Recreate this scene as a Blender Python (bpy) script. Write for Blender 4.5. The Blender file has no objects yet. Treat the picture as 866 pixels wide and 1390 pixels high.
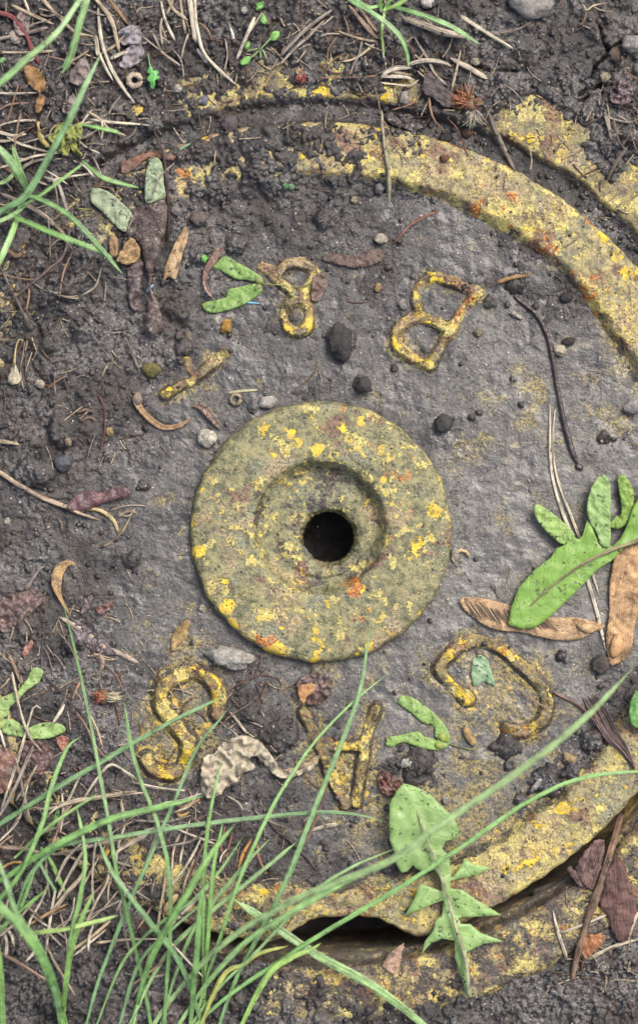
import bpy, bmesh, math, random
import numpy as np
from mathutils import Vector
from mathutils.geometry import delaunay_2d_cdt

# ------------------------------------------------------------------ camera, sky, sun, exposure
# Lengths below are written in "ticks" of 0.22 mm (the cover is about 24 cm across); U turns them into metres.
U = 0.00022
CAM_H = 0.75
CX, CY = 433.0, 650.0            # point of the ground straight under the lens
scene = bpy.context.scene
cam_data = bpy.data.cameras.new("camera")
cam = bpy.data.objects.new("camera", cam_data)
scene.collection.objects.link(cam)
cam.location = (0, 0, CAM_H)
cam.rotation_euler = (0, 0, 0)
cam_data.sensor_fit = 'VERTICAL'
cam_data.sensor_height = 36.0
cam_data.lens = 36.0 * CAM_H / (1390 * U)
cam_data.shift_y = -45.0 / 1390
cam_data.clip_start = 0.01
cam_data.clip_end = 100
cam_data.dof.use_dof = True
cam_data.dof.focus_distance = CAM_H - 8 * U
cam_data.dof.aperture_fstop = 3.6
scene.camera = cam

SUN_ELEV, SUN_AZ = 55.0, 42.0     # soft light from the upper right
world = bpy.data.worlds.new("World")
scene.world = world
world.use_nodes = True
wn = world.node_tree
bg = wn.nodes["Background"]
sky = wn.nodes.new("ShaderNodeTexSky")
sky.sky_type = 'NISHITA'
sky.sun_disc = False
sky.sun_elevation = math.radians(SUN_ELEV)
sky.sun_rotation = math.radians(SUN_AZ)
sky.air_density = 0.8
sky.dust_density = 6.0
sky.ozone_density = 0.6
wn.links.new(sky.outputs[0], bg.inputs[0])
bg.inputs[1].default_value = 0.13
sun_data = bpy.data.lights.new("sun", 'SUN')
sun_data.energy = 1.5
sun_data.angle = math.radians(24)
sun_data.color = (1.0, 0.96, 0.9)
sun = bpy.data.objects.new("sun", sun_data)
scene.collection.objects.link(sun)
_az, _el = math.radians(SUN_AZ), math.radians(SUN_ELEV)
_d = Vector((math.sin(_az) * math.cos(_el), math.cos(_az) * math.cos(_el), math.sin(_el)))
sun.rotation_euler = _d.to_track_quat('Z', 'Y').to_euler()
scene.view_settings.view_transform = 'Standard'
scene.view_settings.look = 'None'
scene.view_settings.gamma = 1.0
scene.view_settings.exposure = 0.78
scene.view_settings.use_curve_mapping = False
try:
    scene.cycles.use_denoising = True
    scene.cycles.max_bounces = 4
    scene.cycles.diffuse_bounces = 2
    scene.cycles.glossy_bounces = 2
except Exception:
    pass

random.seed(11)
RNG = np.random.default_rng(11)

# ------------------------------------------------------------------ small tools
def C(r, g, b, k=0.7):
    def f(v):
        v /= 255.0
        return (v / 12.92 if v <= 0.04045 else ((v + 0.055) / 1.055) ** 2.4) * k
    return (f(r), f(g), f(b), 1.0)

_perm = np.random.default_rng(5).permutation(65536).astype(np.int64)
_ang = np.random.default_rng(6).random(65536) * 2 * np.pi
_gx, _gy = np.cos(_ang), np.sin(_ang)

def perlin(x, y, seed=0):
    xi = np.floor(x).astype(np.int64); yi = np.floor(y).astype(np.int64)
    xf = x - xi; yf = y - yi
    u = xf * xf * xf * (xf * (xf * 6 - 15) + 10); v = yf * yf * yf * (yf * (yf * 6 - 15) + 10)
    def g(ix, iy, dx, dy):
        h = _perm[(_perm[(ix + seed * 131) & 65535] + iy) & 65535]
        return _gx[h] * dx + _gy[h] * dy
    a = g(xi, yi, xf, yf); b = g(xi + 1, yi, xf - 1, yf)
    c = g(xi, yi + 1, xf, yf - 1); d = g(xi + 1, yi + 1, xf - 1, yf - 1)
    return (a + u * (b - a) + v * ((c + u * (d - c)) - (a + u * (b - a)))) * 1.5

def fbm(x, y, size, octs=4, seed=0, gain=0.5):
    s = np.zeros_like(x, dtype=float); amp = 1.0; f = 1.0 / size
    for o in range(octs):
        s += amp * perlin(x * f + 17.3 * o, y * f - 9.1 * o, seed + o)
        amp *= gain; f *= 2.03
    return s

def sstep(v, a, b):
    t = np.clip((v - a) / (b - a), 0, 1)
    return t * t * (3 - 2 * t)

def catmull(pts, n):
    P = np.array(pts, float)
    if len(P) < 3:
        t = np.linspace(0, 1, n)[:, None]
        return P[0] * (1 - t) + P[-1] * t
    Q = np.vstack([2 * P[0] - P[1], P, 2 * P[-1] - P[-2]])
    L = np.linalg.norm(np.diff(P[:, :2], axis=0), axis=1); cum = np.concatenate([[0], np.cumsum(L)])
    out = []
    for s in np.linspace(0, cum[-1], n):
        i = min(max(int(np.searchsorted(cum, s, 'right')) - 1, 0), len(P) - 2)
        t = (s - cum[i]) / max(L[i], 1e-6)
        p0, p1, p2, p3 = Q[i], Q[i + 1], Q[i + 2], Q[i + 3]
        out.append(0.5 * ((2 * p1) + (-p0 + p2) * t + (2 * p0 - 5 * p1 + 4 * p2 - p3) * t * t + (-p0 + 3 * p1 - 3 * p2 + p3) * t ** 3))
    return np.array(out)

def seg_dist(x, y, line):
    d = np.full(np.shape(x), 1e9)
    for (ax, ay), (bx, by) in zip(line[:-1], line[1:]):
        vx, vy = bx - ax, by - ay
        t = np.clip(((x - ax) * vx + (y - ay) * vy) / max(vx * vx + vy * vy, 1e-9), 0, 1)
        d = np.minimum(d, np.hypot(x - ax - t * vx, y - ay - t * vy))
    return d

DT = CAM_H / U
def world_pts(V, persp=True):
    V = np.asarray(V, float)
    k = (1 - V[:, 2] / DT) if persp else 1.0
    return np.stack([(V[:, 0] - CX) * k, (CY - V[:, 1]) * k, V[:, 2]], 1) * U

COL = scene.collection
def tag(o, label=None, cat=None, group=None, kind=None):
    if label: o["label"] = label
    if cat: o["category"] = cat
    if group: o["group"] = group
    if kind: o["kind"] = kind
    return o

def holder(name, px, py, z, label, cat, group=None):
    o = bpy.data.objects.new(name, None)
    o.empty_display_size = 0.002
    COL.objects.link(o)
    o.location = world_pts([[px, py, z]])[0]
    return tag(o, label, cat, group)

def mesh_obj(name, V, F, mat, parent=None, color=None, uv=None, attrs=None, persp=True, smooth=True, origin=None):
    """V in ticks; F an array of quads/tris or a list of mixed faces."""
    P = world_pts(V, persp)
    if parent is not None:
        org = np.array(_world_loc(parent))
    elif origin is not None:
        org = np.array(origin)
    else:
        org = P.mean(0); org[2] = P[:, 2].min()
    P = P - org
    me = bpy.data.meshes.new(name)
    if isinstance(F, np.ndarray):
        n, k = F.shape
        me.vertices.add(len(P)); me.vertices.foreach_set("co", P.astype(np.float32).ravel())
        me.loops.add(n * k); me.loops.foreach_set("vertex_index", F.astype(np.int32).ravel())
        me.polygons.add(n); me.polygons.foreach_set("loop_start", np.arange(0, n * k, k, dtype=np.int32))
        me.update(calc_edges=True); me.validate()
    else:
        me.from_pydata(P.tolist(), [], F); me.validate()
    if smooth:
        me.polygons.foreach_set("use_smooth", np.ones(len(me.polygons), dtype=bool))
    if uv is not None:
        lay = me.uv_layers.new(name="UVMap")
        li = np.empty(len(me.loops), dtype=np.int32); me.loops.foreach_get("vertex_index", li)
        lay.data.foreach_set("uv", np.asarray(uv, np.float32)[li].ravel())
    for k_, a in (attrs or {}).items():
        at = me.attributes.new(k_, 'FLOAT', 'POINT')
        at.data.foreach_set("value", np.asarray(a, np.float32))
    me.materials.append(mat)
    o = bpy.data.objects.new(name, me)
    COL.objects.link(o)
    if parent is not None:
        o.parent = parent
    else:
        o.location = org
    if color is not None:
        o.color = color
    return o

def _world_loc(o):
    v = Vector(o.location)
    while o.parent is not None:
        o = o.parent; v = v + Vector(o.location)
    return v

def grid_faces(nu, nv, wrap_v=False):
    i = np.arange(nu - 1)[:, None]; j = np.arange(nv if wrap_v else nv - 1)[None, :]
    j2 = (j + 1) % nv
    a = i * nv + j; b = i * nv + j2; c = (i + 1) * nv + j2; d = (i + 1) * nv + j
    return np.stack([a, b, c, d], -1).reshape(-1, 4)

# ------------------------------------------------------------------ materials
class NB:
    def __init__(self, name):
        self.mat = bpy.data.materials.new(name); self.mat.use_nodes = True
        self.nt = self.mat.node_tree; self.nt.nodes.clear()
        self.out = self.nt.nodes.new("ShaderNodeOutputMaterial")
    def n(self, typ, props=None, ins=None):
        nd = self.nt.nodes.new(typ)
        for k, v in (props or {}).items(): setattr(nd, k, v)
        for k, v in (ins or {}).items():
            s = nd.inputs[k]
            if isinstance(v, bpy.types.NodeSocket): self.nt.links.new(v, s)
            else: s.default_value = v
        return nd
    def m(self, op, a, b=0.0, c=None):
        ins = {0: a, 1: b}
        if c is not None: ins[2] = c
        return self.n("ShaderNodeMath", {"operation": op}, ins).outputs[0]
    def noise(self, co, size, detail=6, rough=0.6, dist=0.0, dim='3D', w=None):
        ins = {"Vector": co, "Scale": 1.0 / (size * U), "Detail": detail, "Roughness": rough, "Distortion": dist}
        return self.n("ShaderNodeTexNoise", {"noise_dimensions": dim}, ins).outputs[0]
    def voro(self, co, size, feature='F1', rnd=1.0, out="Distance"):
        return self.n("ShaderNodeTexVoronoi", {"feature": feature}, {"Vector": co, "Scale": 1.0 / (size * U), "Randomness": rnd}).outputs[out]
    def mr(self, v, a, b, c=0.0, d=1.0):
        return self.n("ShaderNodeMapRange", {"interpolation_type": 'SMOOTHSTEP'}, {0: v, 1: a, 2: b, 3: c, 4: d}).outputs[0]
    def mix(self, f, a, b, blend='MIX'):
        nd = self.n("ShaderNodeMix", {"data_type": 'RGBA', "blend_type": blend}, {0: f, 6: a, 7: b})
        return nd.outputs[2]
    def attr(self, name):
        return self.n("ShaderNodeAttribute", {"attribute_name": name}).outputs["Fac"]
    def bump(self, h, dist, strength=1.0, normal=None):
        ins = {"Height": h, "Distance": dist * U, "Strength": strength}
        if normal is not None: ins["Normal"] = normal
        return self.n("ShaderNodeBump", None, ins).outputs[0]
    def co(self):
        return self.n("ShaderNodeTexCoord").outputs["Object"]
    def uv(self):
        return self.n("ShaderNodeTexCoord").outputs["UV"]
    def shift(self, co, v):
        return self.n("ShaderNodeVectorMath", {"operation": 'ADD'}, {0: co, 1: v}).outputs[0]
    def scale(self, co, v):
        return self.n("ShaderNodeVectorMath", {"operation": 'MULTIPLY'}, {0: co, 1: v}).outputs[0]
    def objcol(self):
        return self.n("ShaderNodeObjectInfo").outputs["Color"]
    def rand(self):
        return self.n("ShaderNodeObjectInfo").outputs["Random"]
    def finish(self, col, rough, normal=None, spec=0.5, translucent=0.0, tcol=None, coat=0.0):
        b = self.n("ShaderNodeBsdfPrincipled", None, {"Base Color": col, "Roughness": rough, "Specular IOR Level": spec})
        if normal is not None: self.nt.links.new(normal, b.inputs["Normal"])
        if coat: b.inputs["Coat Weight"].default_value = coat; b.inputs["Coat Roughness"].default_value = 0.25
        sh = b.outputs[0]
        if translucent:
            t = self.n("ShaderNodeBsdfTranslucent", None, {"Color": tcol if tcol is not None else col})
            if normal is not None: self.nt.links.new(normal, t.inputs["Normal"])
            mx = self.n("ShaderNodeMixShader", None, {0: translucent, 1: sh, 2: t.outputs[0]})
            sh = mx.outputs[0]
        self.nt.links.new(sh, self.out.inputs["Surface"])
        return self.mat

def soil_material(name, wet=0.5, light=1.0):
    b = NB(name); co = b.co()
    big = b.noise(co, 110, 3); mid = b.noise(b.shift(co, (.3, .1, 0)), 24, 5, 0.65); fine = b.noise(co, 5, 3, 0.7)
    L = light
    dark = C(23, 20, 19, 0.8 * L); midc = C(61, 57, 54, 0.8 * L); pale = C(122, 120, 117, 0.85 * L)
    c = b.mix(b.mr(mid, .38, .60), dark, midc)
    c = b.mix(b.m('MULTIPLY', b.mr(big, .46, .62), b.mr(fine, .44, .62, 0.0, .85)), c, pale)
    brown = b.noise(b.shift(co, (.7, .4, .2)), 50, 4)
    c = b.mix(b.mr(brown, .48, .64, 0, .5), c, C(70, 58, 47, 0.8 * L))
    sp = b.voro(co, 8); spn = b.noise(b.shift(co, (.11, .9, 0)), 7, 2)
    speck = b.m('MULTIPLY', b.mr(sp, .12, .19, 1, 0), b.mr(spn, .54, .60))
    c = b.mix(speck, c, C(180, 172, 158, .85))
    h = b.m('ADD', mid, b.m('MULTIPLY', fine, 0.9))
    nrm = b.bump(h, 5.0, 0.8)
    rough = b.mr(big, .40, .58, 0.6, 0.28)
    return b.finish(c, rough, nrm, 0.8)

def plate_material():
    b = NB("muddy_iron"); co = b.co()
    big = b.noise(co, 80, 4); mid = b.noise(b.shift(co, (.2, .1, .4)), 20, 5, 0.68); fine = b.noise(co, 4.2, 3, 0.75)
    mud = b.attr("mud"); paint = b.attr("paint")  # mud mask also carries the occlusion painted round the letters
    film = b.mix(b.mr(b.m('ADD', b.m('MULTIPLY', fine, .5), b.m('MULTIPLY', mid, .5)), .40, .60), C(56, 54, 50, .9), C(120, 118, 110, .9))
    film = b.mix(b.mr(big, .42, .60, 0, .7), film, C(102, 101, 98, .95))
    dark = b.mix(b.mr(b.m('ADD', b.m('MULTIPLY', mid, .6), b.m('MULTIPLY', fine, .4)), .40, .60), C(30, 28, 26, .8), C(78, 77, 76, .8))
    f = b.mr(b.m('ADD', mud, b.m('ADD', b.m('MULTIPLY', b.m('SUBTRACT', mid, .5), 3.0), b.m('MULTIPLY', b.m('SUBTRACT', big, .5), 3.0))), .0, 1.0)
    c = b.mix(f, film, dark)
    olive = b.mix(b.mr(fine, .4, .60), C(84, 76, 42, .85), C(166, 148, 76, .85))
    pm = b.m('ADD', paint, b.m('MULTIPLY', b.m('SUBTRACT', b.noise(b.shift(co, (.8, .3, .2)), 34, 6, .74), .5), 5.0))
    c = b.mix(b.m('MULTIPLY', b.mr(pm, .15, .95, 0, .8), b.mr(fine, .38, .56, .25, 1)), c, olive)
    yl = b.m('ADD', b.m('MULTIPLY', paint, .8), b.m('MULTIPLY', b.m('SUBTRACT', b.noise(b.shift(co, (.1, .6, .7)), 12, 6, .76), .5), 5.0))
    c = b.mix(b.mr(yl, .92, 1.15, 0, .85), c, C(204, 172, 66, .85))
    sp = b.voro(co, 7.5); spn = b.noise(b.shift(co, (.11, .9, 0)), 6, 2)
    c = b.mix(b.m('MULTIPLY', b.mr(sp, .12, .18, 1, 0), b.mr(spn, .55, .61)), c, C(190, 184, 170, .85))
    dk = b.m('MULTIPLY', b.mr(b.voro(b.shift(co, (.5, .5, 0)), 11), .14, .25, 1, 0), b.mr(b.noise(co, 13, 2), .52, .58))
    c = b.mix(dk, c, C(36, 32, 30, .85))
    h = b.m('ADD', b.m('MULTIPLY', mid, 1.2), b.m('MULTIPLY', fine, 0.55))
    wetm = b.mr(big, .42, .58)
    nrm = b.bump(h, 4.0, b.mr(wetm, 0, 1, .7, .42))
    rough = b.mr(wetm, 0, 1, 0.56, 0.34)
    return b.finish(c, rough, nrm, 0.75)

def iron_material(name, base1, base2, yellow=0.0, lichen=0.0, brown=0.0, grit=1.0):
    """Old yellow paint on cast iron: weathered coat, flakes of paint, lichen crust, rust, dirt."""
    b = NB(name); co = b.co()
    paint = b.attr("paint"); rust = b.attr("rust"); mud = b.attr("mud")
    def fld(off, size, k, bias, d=6, r=.7):
        return b.m('ADD', b.m('MULTIPLY', b.m('SUBTRACT', b.noise(b.shift(co, off), size, d, r), .5), k), bias)
    mid = b.noise(b.shift(co, (.2, .1, .4)), 14, 5, 0.72); fine = b.noise(co, 3.4, 3, 0.75)
    v = b.voro(co, 4.6); vc = b.voro(co, 4.6, out="Color")
    c = b.mix(b.mr(b.m('ADD', b.m('MULTIPLY', mid, .72), b.m('MULTIPLY', fine, .28)), .40, .60), base1, base2)
    # green-grey bleached coat
    c = b.mix(b.mr(fld((.15, .35, .6), 55, 5.0, 0.0, 4), .1, .6, 0, .7), c, b.mix(b.mr(fine, .4, .6), C(92, 98, 78, .85), C(150, 152, 124, .85)))
    # lichen crust in small grains
    lmask = b.m('MULTIPLY', b.mr(b.m('ADD', fld((.5, .2, .1), 34, 6.0, lichen, 5, .62), b.m('MULTIPLY', b.m('SUBTRACT', fine, .5), 1.2)), .12, .30), b.mr(fine, .36, .50, .55, .95))
    lc = b.mix(b.mr(vc, .25, .75), C(214, 198, 112, .9), C(176, 166, 108, .9))
    c = b.mix(lmask, c, lc)
    c = b.mix(b.mr(fld((.75, .25, .45), 95, 6.0, 0.0, 3), .15, .75, 0, .55), c, b.mix(b.mr(fine, .38, .62), C(104, 84, 66, .9), C(196, 172, 132, .9)))
    # brown-purple bare iron
    bmask = b.mr(b.m('ADD', fld((.9, .7, .3), 46, 6.0, brown, 5, .62), b.m('MULTIPLY', rust, .6)), .25, .7, 0, .74)
    c = b.mix(bmask, c, b.mix(b.mr(fine, .4, .6), C(66, 46, 44, .85), C(140, 96, 82, .85)))
    # flakes of bright yellow paint
    ym = b.m('ADD', fld((.3, .8, .5), 26, 6.0, yellow, 5, .58), b.m('ADD', paint, b.m('MULTIPLY', b.m('SUBTRACT', fine, .5), 1.1)))
    ymask = b.mr(ym, .56, .66)
    yc = b.mix(b.mr(mid, .38, .62), C(228, 198, 48, .9), C(190, 162, 76, .9))
    c = b.mix(ymask, c, yc)
    sf = b.m('ADD', fld((.45, .65, .15), 7, 5.0, -.52, 3, .6), b.m('MULTIPLY', fld((.05, .55, .35), 60, 4.0, 0.0, 2), 1.0))
    c = b.mix(b.mr(sf, .30, .48, 0, .85), c, C(204, 180, 84, .9))
    # orange rust
    rmask = b.mr(b.m('ADD', fld((.6, .1, .9), 18, 5.0, -.1, 6, .72), rust), .55, .95, 0, .9)
    c = b.mix(rmask, c, b.mix(b.mr(fine, .42, .58), C(132, 66, 34, .85), C(214, 138, 50, .85)))
    # dirt; on the hub also the shade painted into the socket
    dmask = b.mr(b.m('ADD', fld((.4, .4, .8), 24, 6.0, 0.0, 6, .72), mud), .40, .8, 0, .93)
    c = b.mix(dmask, c, b.mix(b.mr(fine, .4, .6), C(40, 36, 32, .85), C(94, 88, 80, .85)))
    pits = b.m('MULTIPLY', b.mr(b.voro(b.shift(co, (.5, .5, 0)), 8), .12, .24, 1, 0), b.mr(b.noise(b.shift(co, (.1, .9, .9)), 11, 2), .50, .56))
    c = b.mix(b.m('MULTIPLY', pits, .85), c, C(40, 32, 26, .85))
    h = b.m('ADD', b.m('MULTIPLY', mid, .9), b.m('MULTIPLY', fine, .5 * grit))
    h = b.m('ADD', h, b.m('MULTIPLY', ymask, .20))
    h = b.m('ADD', h, b.m('MULTIPLY', b.m('MULTIPLY', lmask, v), .4 * grit))
    h = b.m('SUBTRACT', h, b.m('MULTIPLY', pits, .4))
    nrm = b.bump(h, 4.2, 0.8)
    rough = b.mr(mid, .35, .65, .34, .68)
    return b.finish(c, rough, nrm, 0.6)

def plant_material(name, streak=1.0, spots=0.3, rough=0.5, trans=0.2, veins=0.0, dirt=0.0, spotcol=None, mottle=0.5, midline=0.0, bump=2.0, side=7.0, dark_veins=False, along=0.9, sat=.9, spec=.45, pebble=1.0, net_amt=.6, vw=.12, quilt=0.0, spsize=10):
    """Thin plant matter; the object's own colour is its base. u runs along, v across (ticks / 100)."""
    b = NB(name); co = b.co(); uv = b.uv(); rnd = b.rand()
    base = b.n("ShaderNodeHueSaturation", None, {"Saturation": sat, "Value": 1.0, "Color": b.objcol()}).outputs[0]
    off = b.n("ShaderNodeCombineXYZ", None, {0: rnd, 1: b.m('MULTIPLY', rnd, 7.0), 2: 0.0}).outputs[0]
    co2 = b.n("ShaderNodeVectorMath", {"operation": 'ADD'}, {0: co, 1: off}).outputs[0]
    suv = b.scale(uv, (0.6 * U * 100, 14.0 * U * 100, 0.0))
    suv = b.n("ShaderNodeVectorMath", {"operation": 'ADD'}, {0: suv, 1: off}).outputs[0]
    st = b.noise(suv, 26, 3, .65)
    mot = b.noise(co2, 16, 5, .68); fine = b.noise(co2, 3.6, 3, .7)
    hi = b.mix(1.0, base, (1.55, 1.5, 1.45, 1), 'MULTIPLY'); lo = b.mix(1.0, base, (.42, .40, .38, 1), 'MULTIPLY')
    f = b.m('ADD', .5, b.m('ADD', b.m('MULTIPLY', b.m('SUBTRACT', st, .5), 2.6 * streak), b.m('MULTIPLY', b.m('SUBTRACT', mot, .5), 3.0 * mottle)))
    f = b.m('ADD', f, b.m('MULTIPLY', b.m('SUBTRACT', fine, .5), .6))
    c = b.mix(b.mr(f, 0, .5), lo, base)
    c = b.mix(b.mr(f, .5, 1.05), c, hi)
    h = b.m('ADD', b.m('MULTIPLY', st, .7 * streak), b.m('ADD', b.m('MULTIPLY', fine, .35 * pebble), b.m('MULTIPLY', mot, .5 * pebble)))
    sx = b.n("ShaderNodeSeparateXYZ", None, {0: uv}); u, v = sx.outputs[0], sx.outputs[1]
    av = b.m('ABSOLUTE', v)
    if veins:
        ph = b.m('SUBTRACT', b.m('MULTIPLY', u, 100.0 / side), b.m('MULTIPLY', av, 100.0 / side * along))
        ph = b.m('ADD', ph, b.m('MULTIPLY', b.m('SUBTRACT', mot, .5), 4.0 if dark_veins else 1.6))
        tri = b.m('ABSOLUTE', b.m('SUBTRACT', b.m('FRACT', ph), .5))
        vein = b.mr(tri, .0, vw, 1, 0)
        h = b.m('ADD', h, b.m('MULTIPLY', b.m('SQRT', tri), quilt))
        net = b.mr(b.voro(co2, 8, 'DISTANCE_TO_EDGE'), .0, .10, 1, 0)
        vv = b.m('MAXIMUM', vein, b.m('MULTIPLY', net, .0 if dark_veins else net_amt))
        c = b.mix(b.m('MULTIPLY', vv, veins), c, lo if dark_veins else hi)
        h = b.m('SUBTRACT', h, b.m('MULTIPLY', vv, .6 * veins))
    if midline:
        c = b.mix(b.m('MULTIPLY', b.mr(av, .004, .012, 1, 0), midline), c, hi)
    sp = b.noise(b.shift(co2, (.3, .3, 0)), spsize, 4, .62)
    sm = b.mr(sp, .70 - .22 * spots, .75 - .22 * spots)
    c = b.mix(b.m('MULTIPLY', sm, .85 if spots else 0.0), c, spotcol or C(50, 42, 36, .8))
    if dirt:
        d = b.mr(b.noise(b.shift(co2, (.8, .1, 0)), 24, 6, .72), .62 - .25 * dirt, .72 - .2 * dirt, 0, .9)
        c = b.mix(b.m('MULTIPLY', d, b.mr(fine, .4, .56)), c, C(84, 78, 74, .85))
    nrm = b.bump(h, bump, 0.85)
    return b.finish(c, b.mr(fine, .3, .7, rough - .12, rough + .15), nrm, spec, trans, b.mix(1.0, c, (.95, 1.0, .7, 1), 'MULTIPLY') if trans else None)

def stone_material():
    b = NB("stone"); co = b.co(); base = b.objcol()
    n1 = b.noise(co, 14, 6, .65); n2 = b.noise(co, 3.5, 5, .75)
    lo = b.mix(1.0, base, (.5, .48, .46, 1), 'MULTIPLY'); hi = b.mix(1.0, base, (1.3, 1.3, 1.28, 1), 'MULTIPLY')
    c = b.mix(b.mr(n1, .36, .64), lo, base)
    c = b.mix(b.mr(n2, .5, .68), c, hi)
    c = b.mix(b.mr(b.noise(b.shift(co, (.5, .2, 0)), 16, 7, .7), .56, .68, 0, .75), c, C(60, 55, 52, .8))
    return b.finish(c, b.mr(n1, .3, .7, .45, .85), b.bump(b.m('ADD', n1, n2), 2.6, .7), .4)

MAT = {}
MAT['soil'] = soil_material("soil")
MAT['crumb'] = soil_material("soil_crumb", 0.4, 1.0)
MAT['plate'] = plate_material()
MAT['rim'] = iron_material("painted_iron_rim", C(100, 92, 70, .95), C(172, 160, 110, .95), -0.38, -0.02, -0.12)
MAT['hub'] = iron_material("painted_iron_hub", C(80, 82, 58, .92), C(146, 141, 100, .92), -0.72, -0.32, -0.26, .9)
MAT['frame'] = iron_material("painted_iron_frame", C(88, 78, 60, .9), C(156, 142, 92, .9), -0.45, -0.05, -0.12)
MAT['letter'] = iron_material("painted_iron_letter", C(74, 64, 46, .9), C(150, 130, 78, .9), -0.15, -0.05, 0.0)
MAT['leaf'] = plant_material("fresh_leaf", .0, .42, .42, .25, veins=.55, dirt=.2, mottle=.22, bump=1.8, side=20, sat=.95, spec=.5, pebble=.25, net_amt=.15, vw=.14, quilt=.10, spsize=7)
MAT['wing'] = plant_material("green_wing", .2, .45, .42, .28, veins=.4, dirt=.25, mottle=.5, bump=1.8, side=7, sat=.9, pebble=.6, net_amt=.2, vw=.25, along=1.0, spsize=8)
MAT['grass'] = plant_material("grass_blade", 1.0, .2, .34, .3, midline=.5, mottle=.8, bump=1.6, sat=.82, spec=.8, spsize=6)
MAT['straw'] = plant_material("dry_straw", 1.3, .35, .6, .1, mottle=.8, bump=1.8, dirt=.25)
MAT['dry'] = plant_material("dead_leaf", .4, .18, .5, .08, veins=.35, mottle=1.0, bump=2.6, side=10, dirt=.35, pebble=.8)
MAT['drywing'] = plant_material("dry_wing", .5, .25, .55, .15, veins=.38, mottle=1.1, bump=1.8, side=5.5, dark_veins=True, along=1.3, dirt=.2, pebble=.7, vw=.28, spsize=8)
MAT['dark'] = plant_material("rotten_leaf", .45, .3, .3, .0, veins=.4, mottle=1.3, bump=2.8, side=9, dirt=.4, spec=.7, pebble=.9, sat=.78)
MAT['bark'] = plant_material("bark", 1.3, .5, .6, .0, mottle=1.1, bump=3.4, dirt=.2)
MAT['fibre'] = plant_material("fibre", .6, .1, .6, .1, mottle=.4, bump=.6)
MAT['stone'] = stone_material()

# ------------------------------------------------------------------ heights of cover, frame and soil
LX, LY = 435.0, 722.0             # middle of the cover
R_HUB, R_IN, R_OUT = 174.0, 475.0, 558.0
R_FR0, R_FR1 = 583.0, 676.0
H_RIM, H_HUB, H_FR, H_LET = 17.0, 21.0, 15.0, 6.5
def polar(x, y):
    dx, dy = x - LX, LY - y
    return np.hypot(dx, dy), np.degrees(np.arctan2(dy, dx))

LETTERS = [
    ("raised letter B, yellow and red-brown, upper right of the hub", 10.0,
     [[(645, 396), (622, 432), (603, 462), (583, 498)],
      [(645, 396), (620, 387), (592, 376), (576, 383), (565, 400), (566, 417), (572, 429), (588, 438), (611, 447)],
      [(572, 429), (550, 436), (538, 454), (541, 472), (560, 486), (583, 498)]]),
    ("worn raised letter with a small round loop, crusted yellow, above the hub", 9.0,
     [[(356, 362), (374, 377), (390, 390), (403, 405)],
      [(374, 377), (387, 360), (406, 357), (424, 367), (423, 386), (404, 404)],
      [(403, 405), (390, 415), (386, 432), (393, 447), (406, 450), (418, 441), (420, 424), (414, 411), (403, 405)]]),
    ("half buried branching raised letter, upper left of the hub", 10.0,
     [[(225, 537), (246, 524), (264, 514), (287, 495), (304, 480)], [(266, 511), (253, 488)]]),
    ("raised letter S thick with yellow crust, lower left of the hub", 13.0,
     [[(296, 968), (298, 942), (285, 923), (264, 913), (237, 920), (219, 938), (220, 959), (234, 976), (248, 994), (257, 1012), (252, 1036), (234, 1049), (211, 1045), (200, 1030)]]),
    ("raised letter A lying upside down below the hub", 9.0,
     [[(413, 967), (431, 1005), (449, 1050), (470, 1092)], [(509, 961), (500, 990), (491, 1035), (482, 1090)], [(437, 1010), (491, 1014)]]),
    ("open curving raised letter around a pale green leaf scrap", 11.0,
     [[(634, 950), (613, 929), (596, 909), (611, 889), (629, 873), (649, 869), (677, 878), (702, 899), (723, 919), (738, 939), (742, 962), (730, 983), (707, 993), (687, 990)]]),
]
LW = [12.5, 11.5, 13, 20, 15, 16]
LETTERS = [(l, LW.pop(0), [[tuple(p) for p in catmull(s, 4 * len(s))] if len(s) > 2 else s for s in st]) for l, w, st in LETTERS]

def letter_dist(x, y, i):
    d = np.full(np.shape(x), 1e9)
    for s in LETTERS[i][2]:
        d = np.minimum(d, seg_dist(x, y, s))
    return d

def letters_dist(x, y):
    d = np.full(np.shape(x), 1e9)
    for i, (l, w, st) in enumerate(LETTERS):
        P = np.array([p for s in st for p in s])
        m = (x > P[:, 0].min() - 30) & (x < P[:, 0].max() + 30) & (y > P[:, 1].min() - 30) & (y < P[:, 1].max() + 30)
        if m.any():
            d[m] = np.minimum(d[m], letter_dist(x[m], y[m], i) - w / 2)
    return d

def rim_outer(a):
    """Outer edge of the cover; a lifting notch is cut at the bottom."""
    base = R_OUT + 5 * np.sin(np.radians(a * 3 + 40)) * .6 + 8 * np.exp(-((a + 75) / 9) ** 2)
    notch = np.exp(-(np.abs((a + 86.5) / 8.0)) ** 4)
    return base - 40 * notch

def rim_inner(x, y, a):
    return R_IN + 5 * perlin(x / 60, y / 60, 40) + 3 * perlin(x / 17, y / 17, 41)

def plate_z(x, y):
    return 1.6 * fbm(x, y, 70, 3, 50) + 0.9 * fbm(x, y, 16, 3, 51)

def rim_z(x, y):
    r, a = polar(x, y)
    ri = rim_inner(x, y, a); ro = rim_outer(a) + 2.5 * perlin(x / 14, y / 14, 42)
    up = sstep(r, ri - 3, ri + 15)
    down = 1 - np.clip((r - (ro - 9)) / 9, 0, 1) ** 2.5
    top = H_RIM + 1.8 * fbm(x, y, 40, 3, 43) + 1.1 * fbm(x, y, 9, 3, 44, .6)
    z = plate_z(x, y) - 2 + up * (top + 2)
    return np.where(r > ro, -60.0, z * down - 14 * (1 - down)), ro

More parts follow.
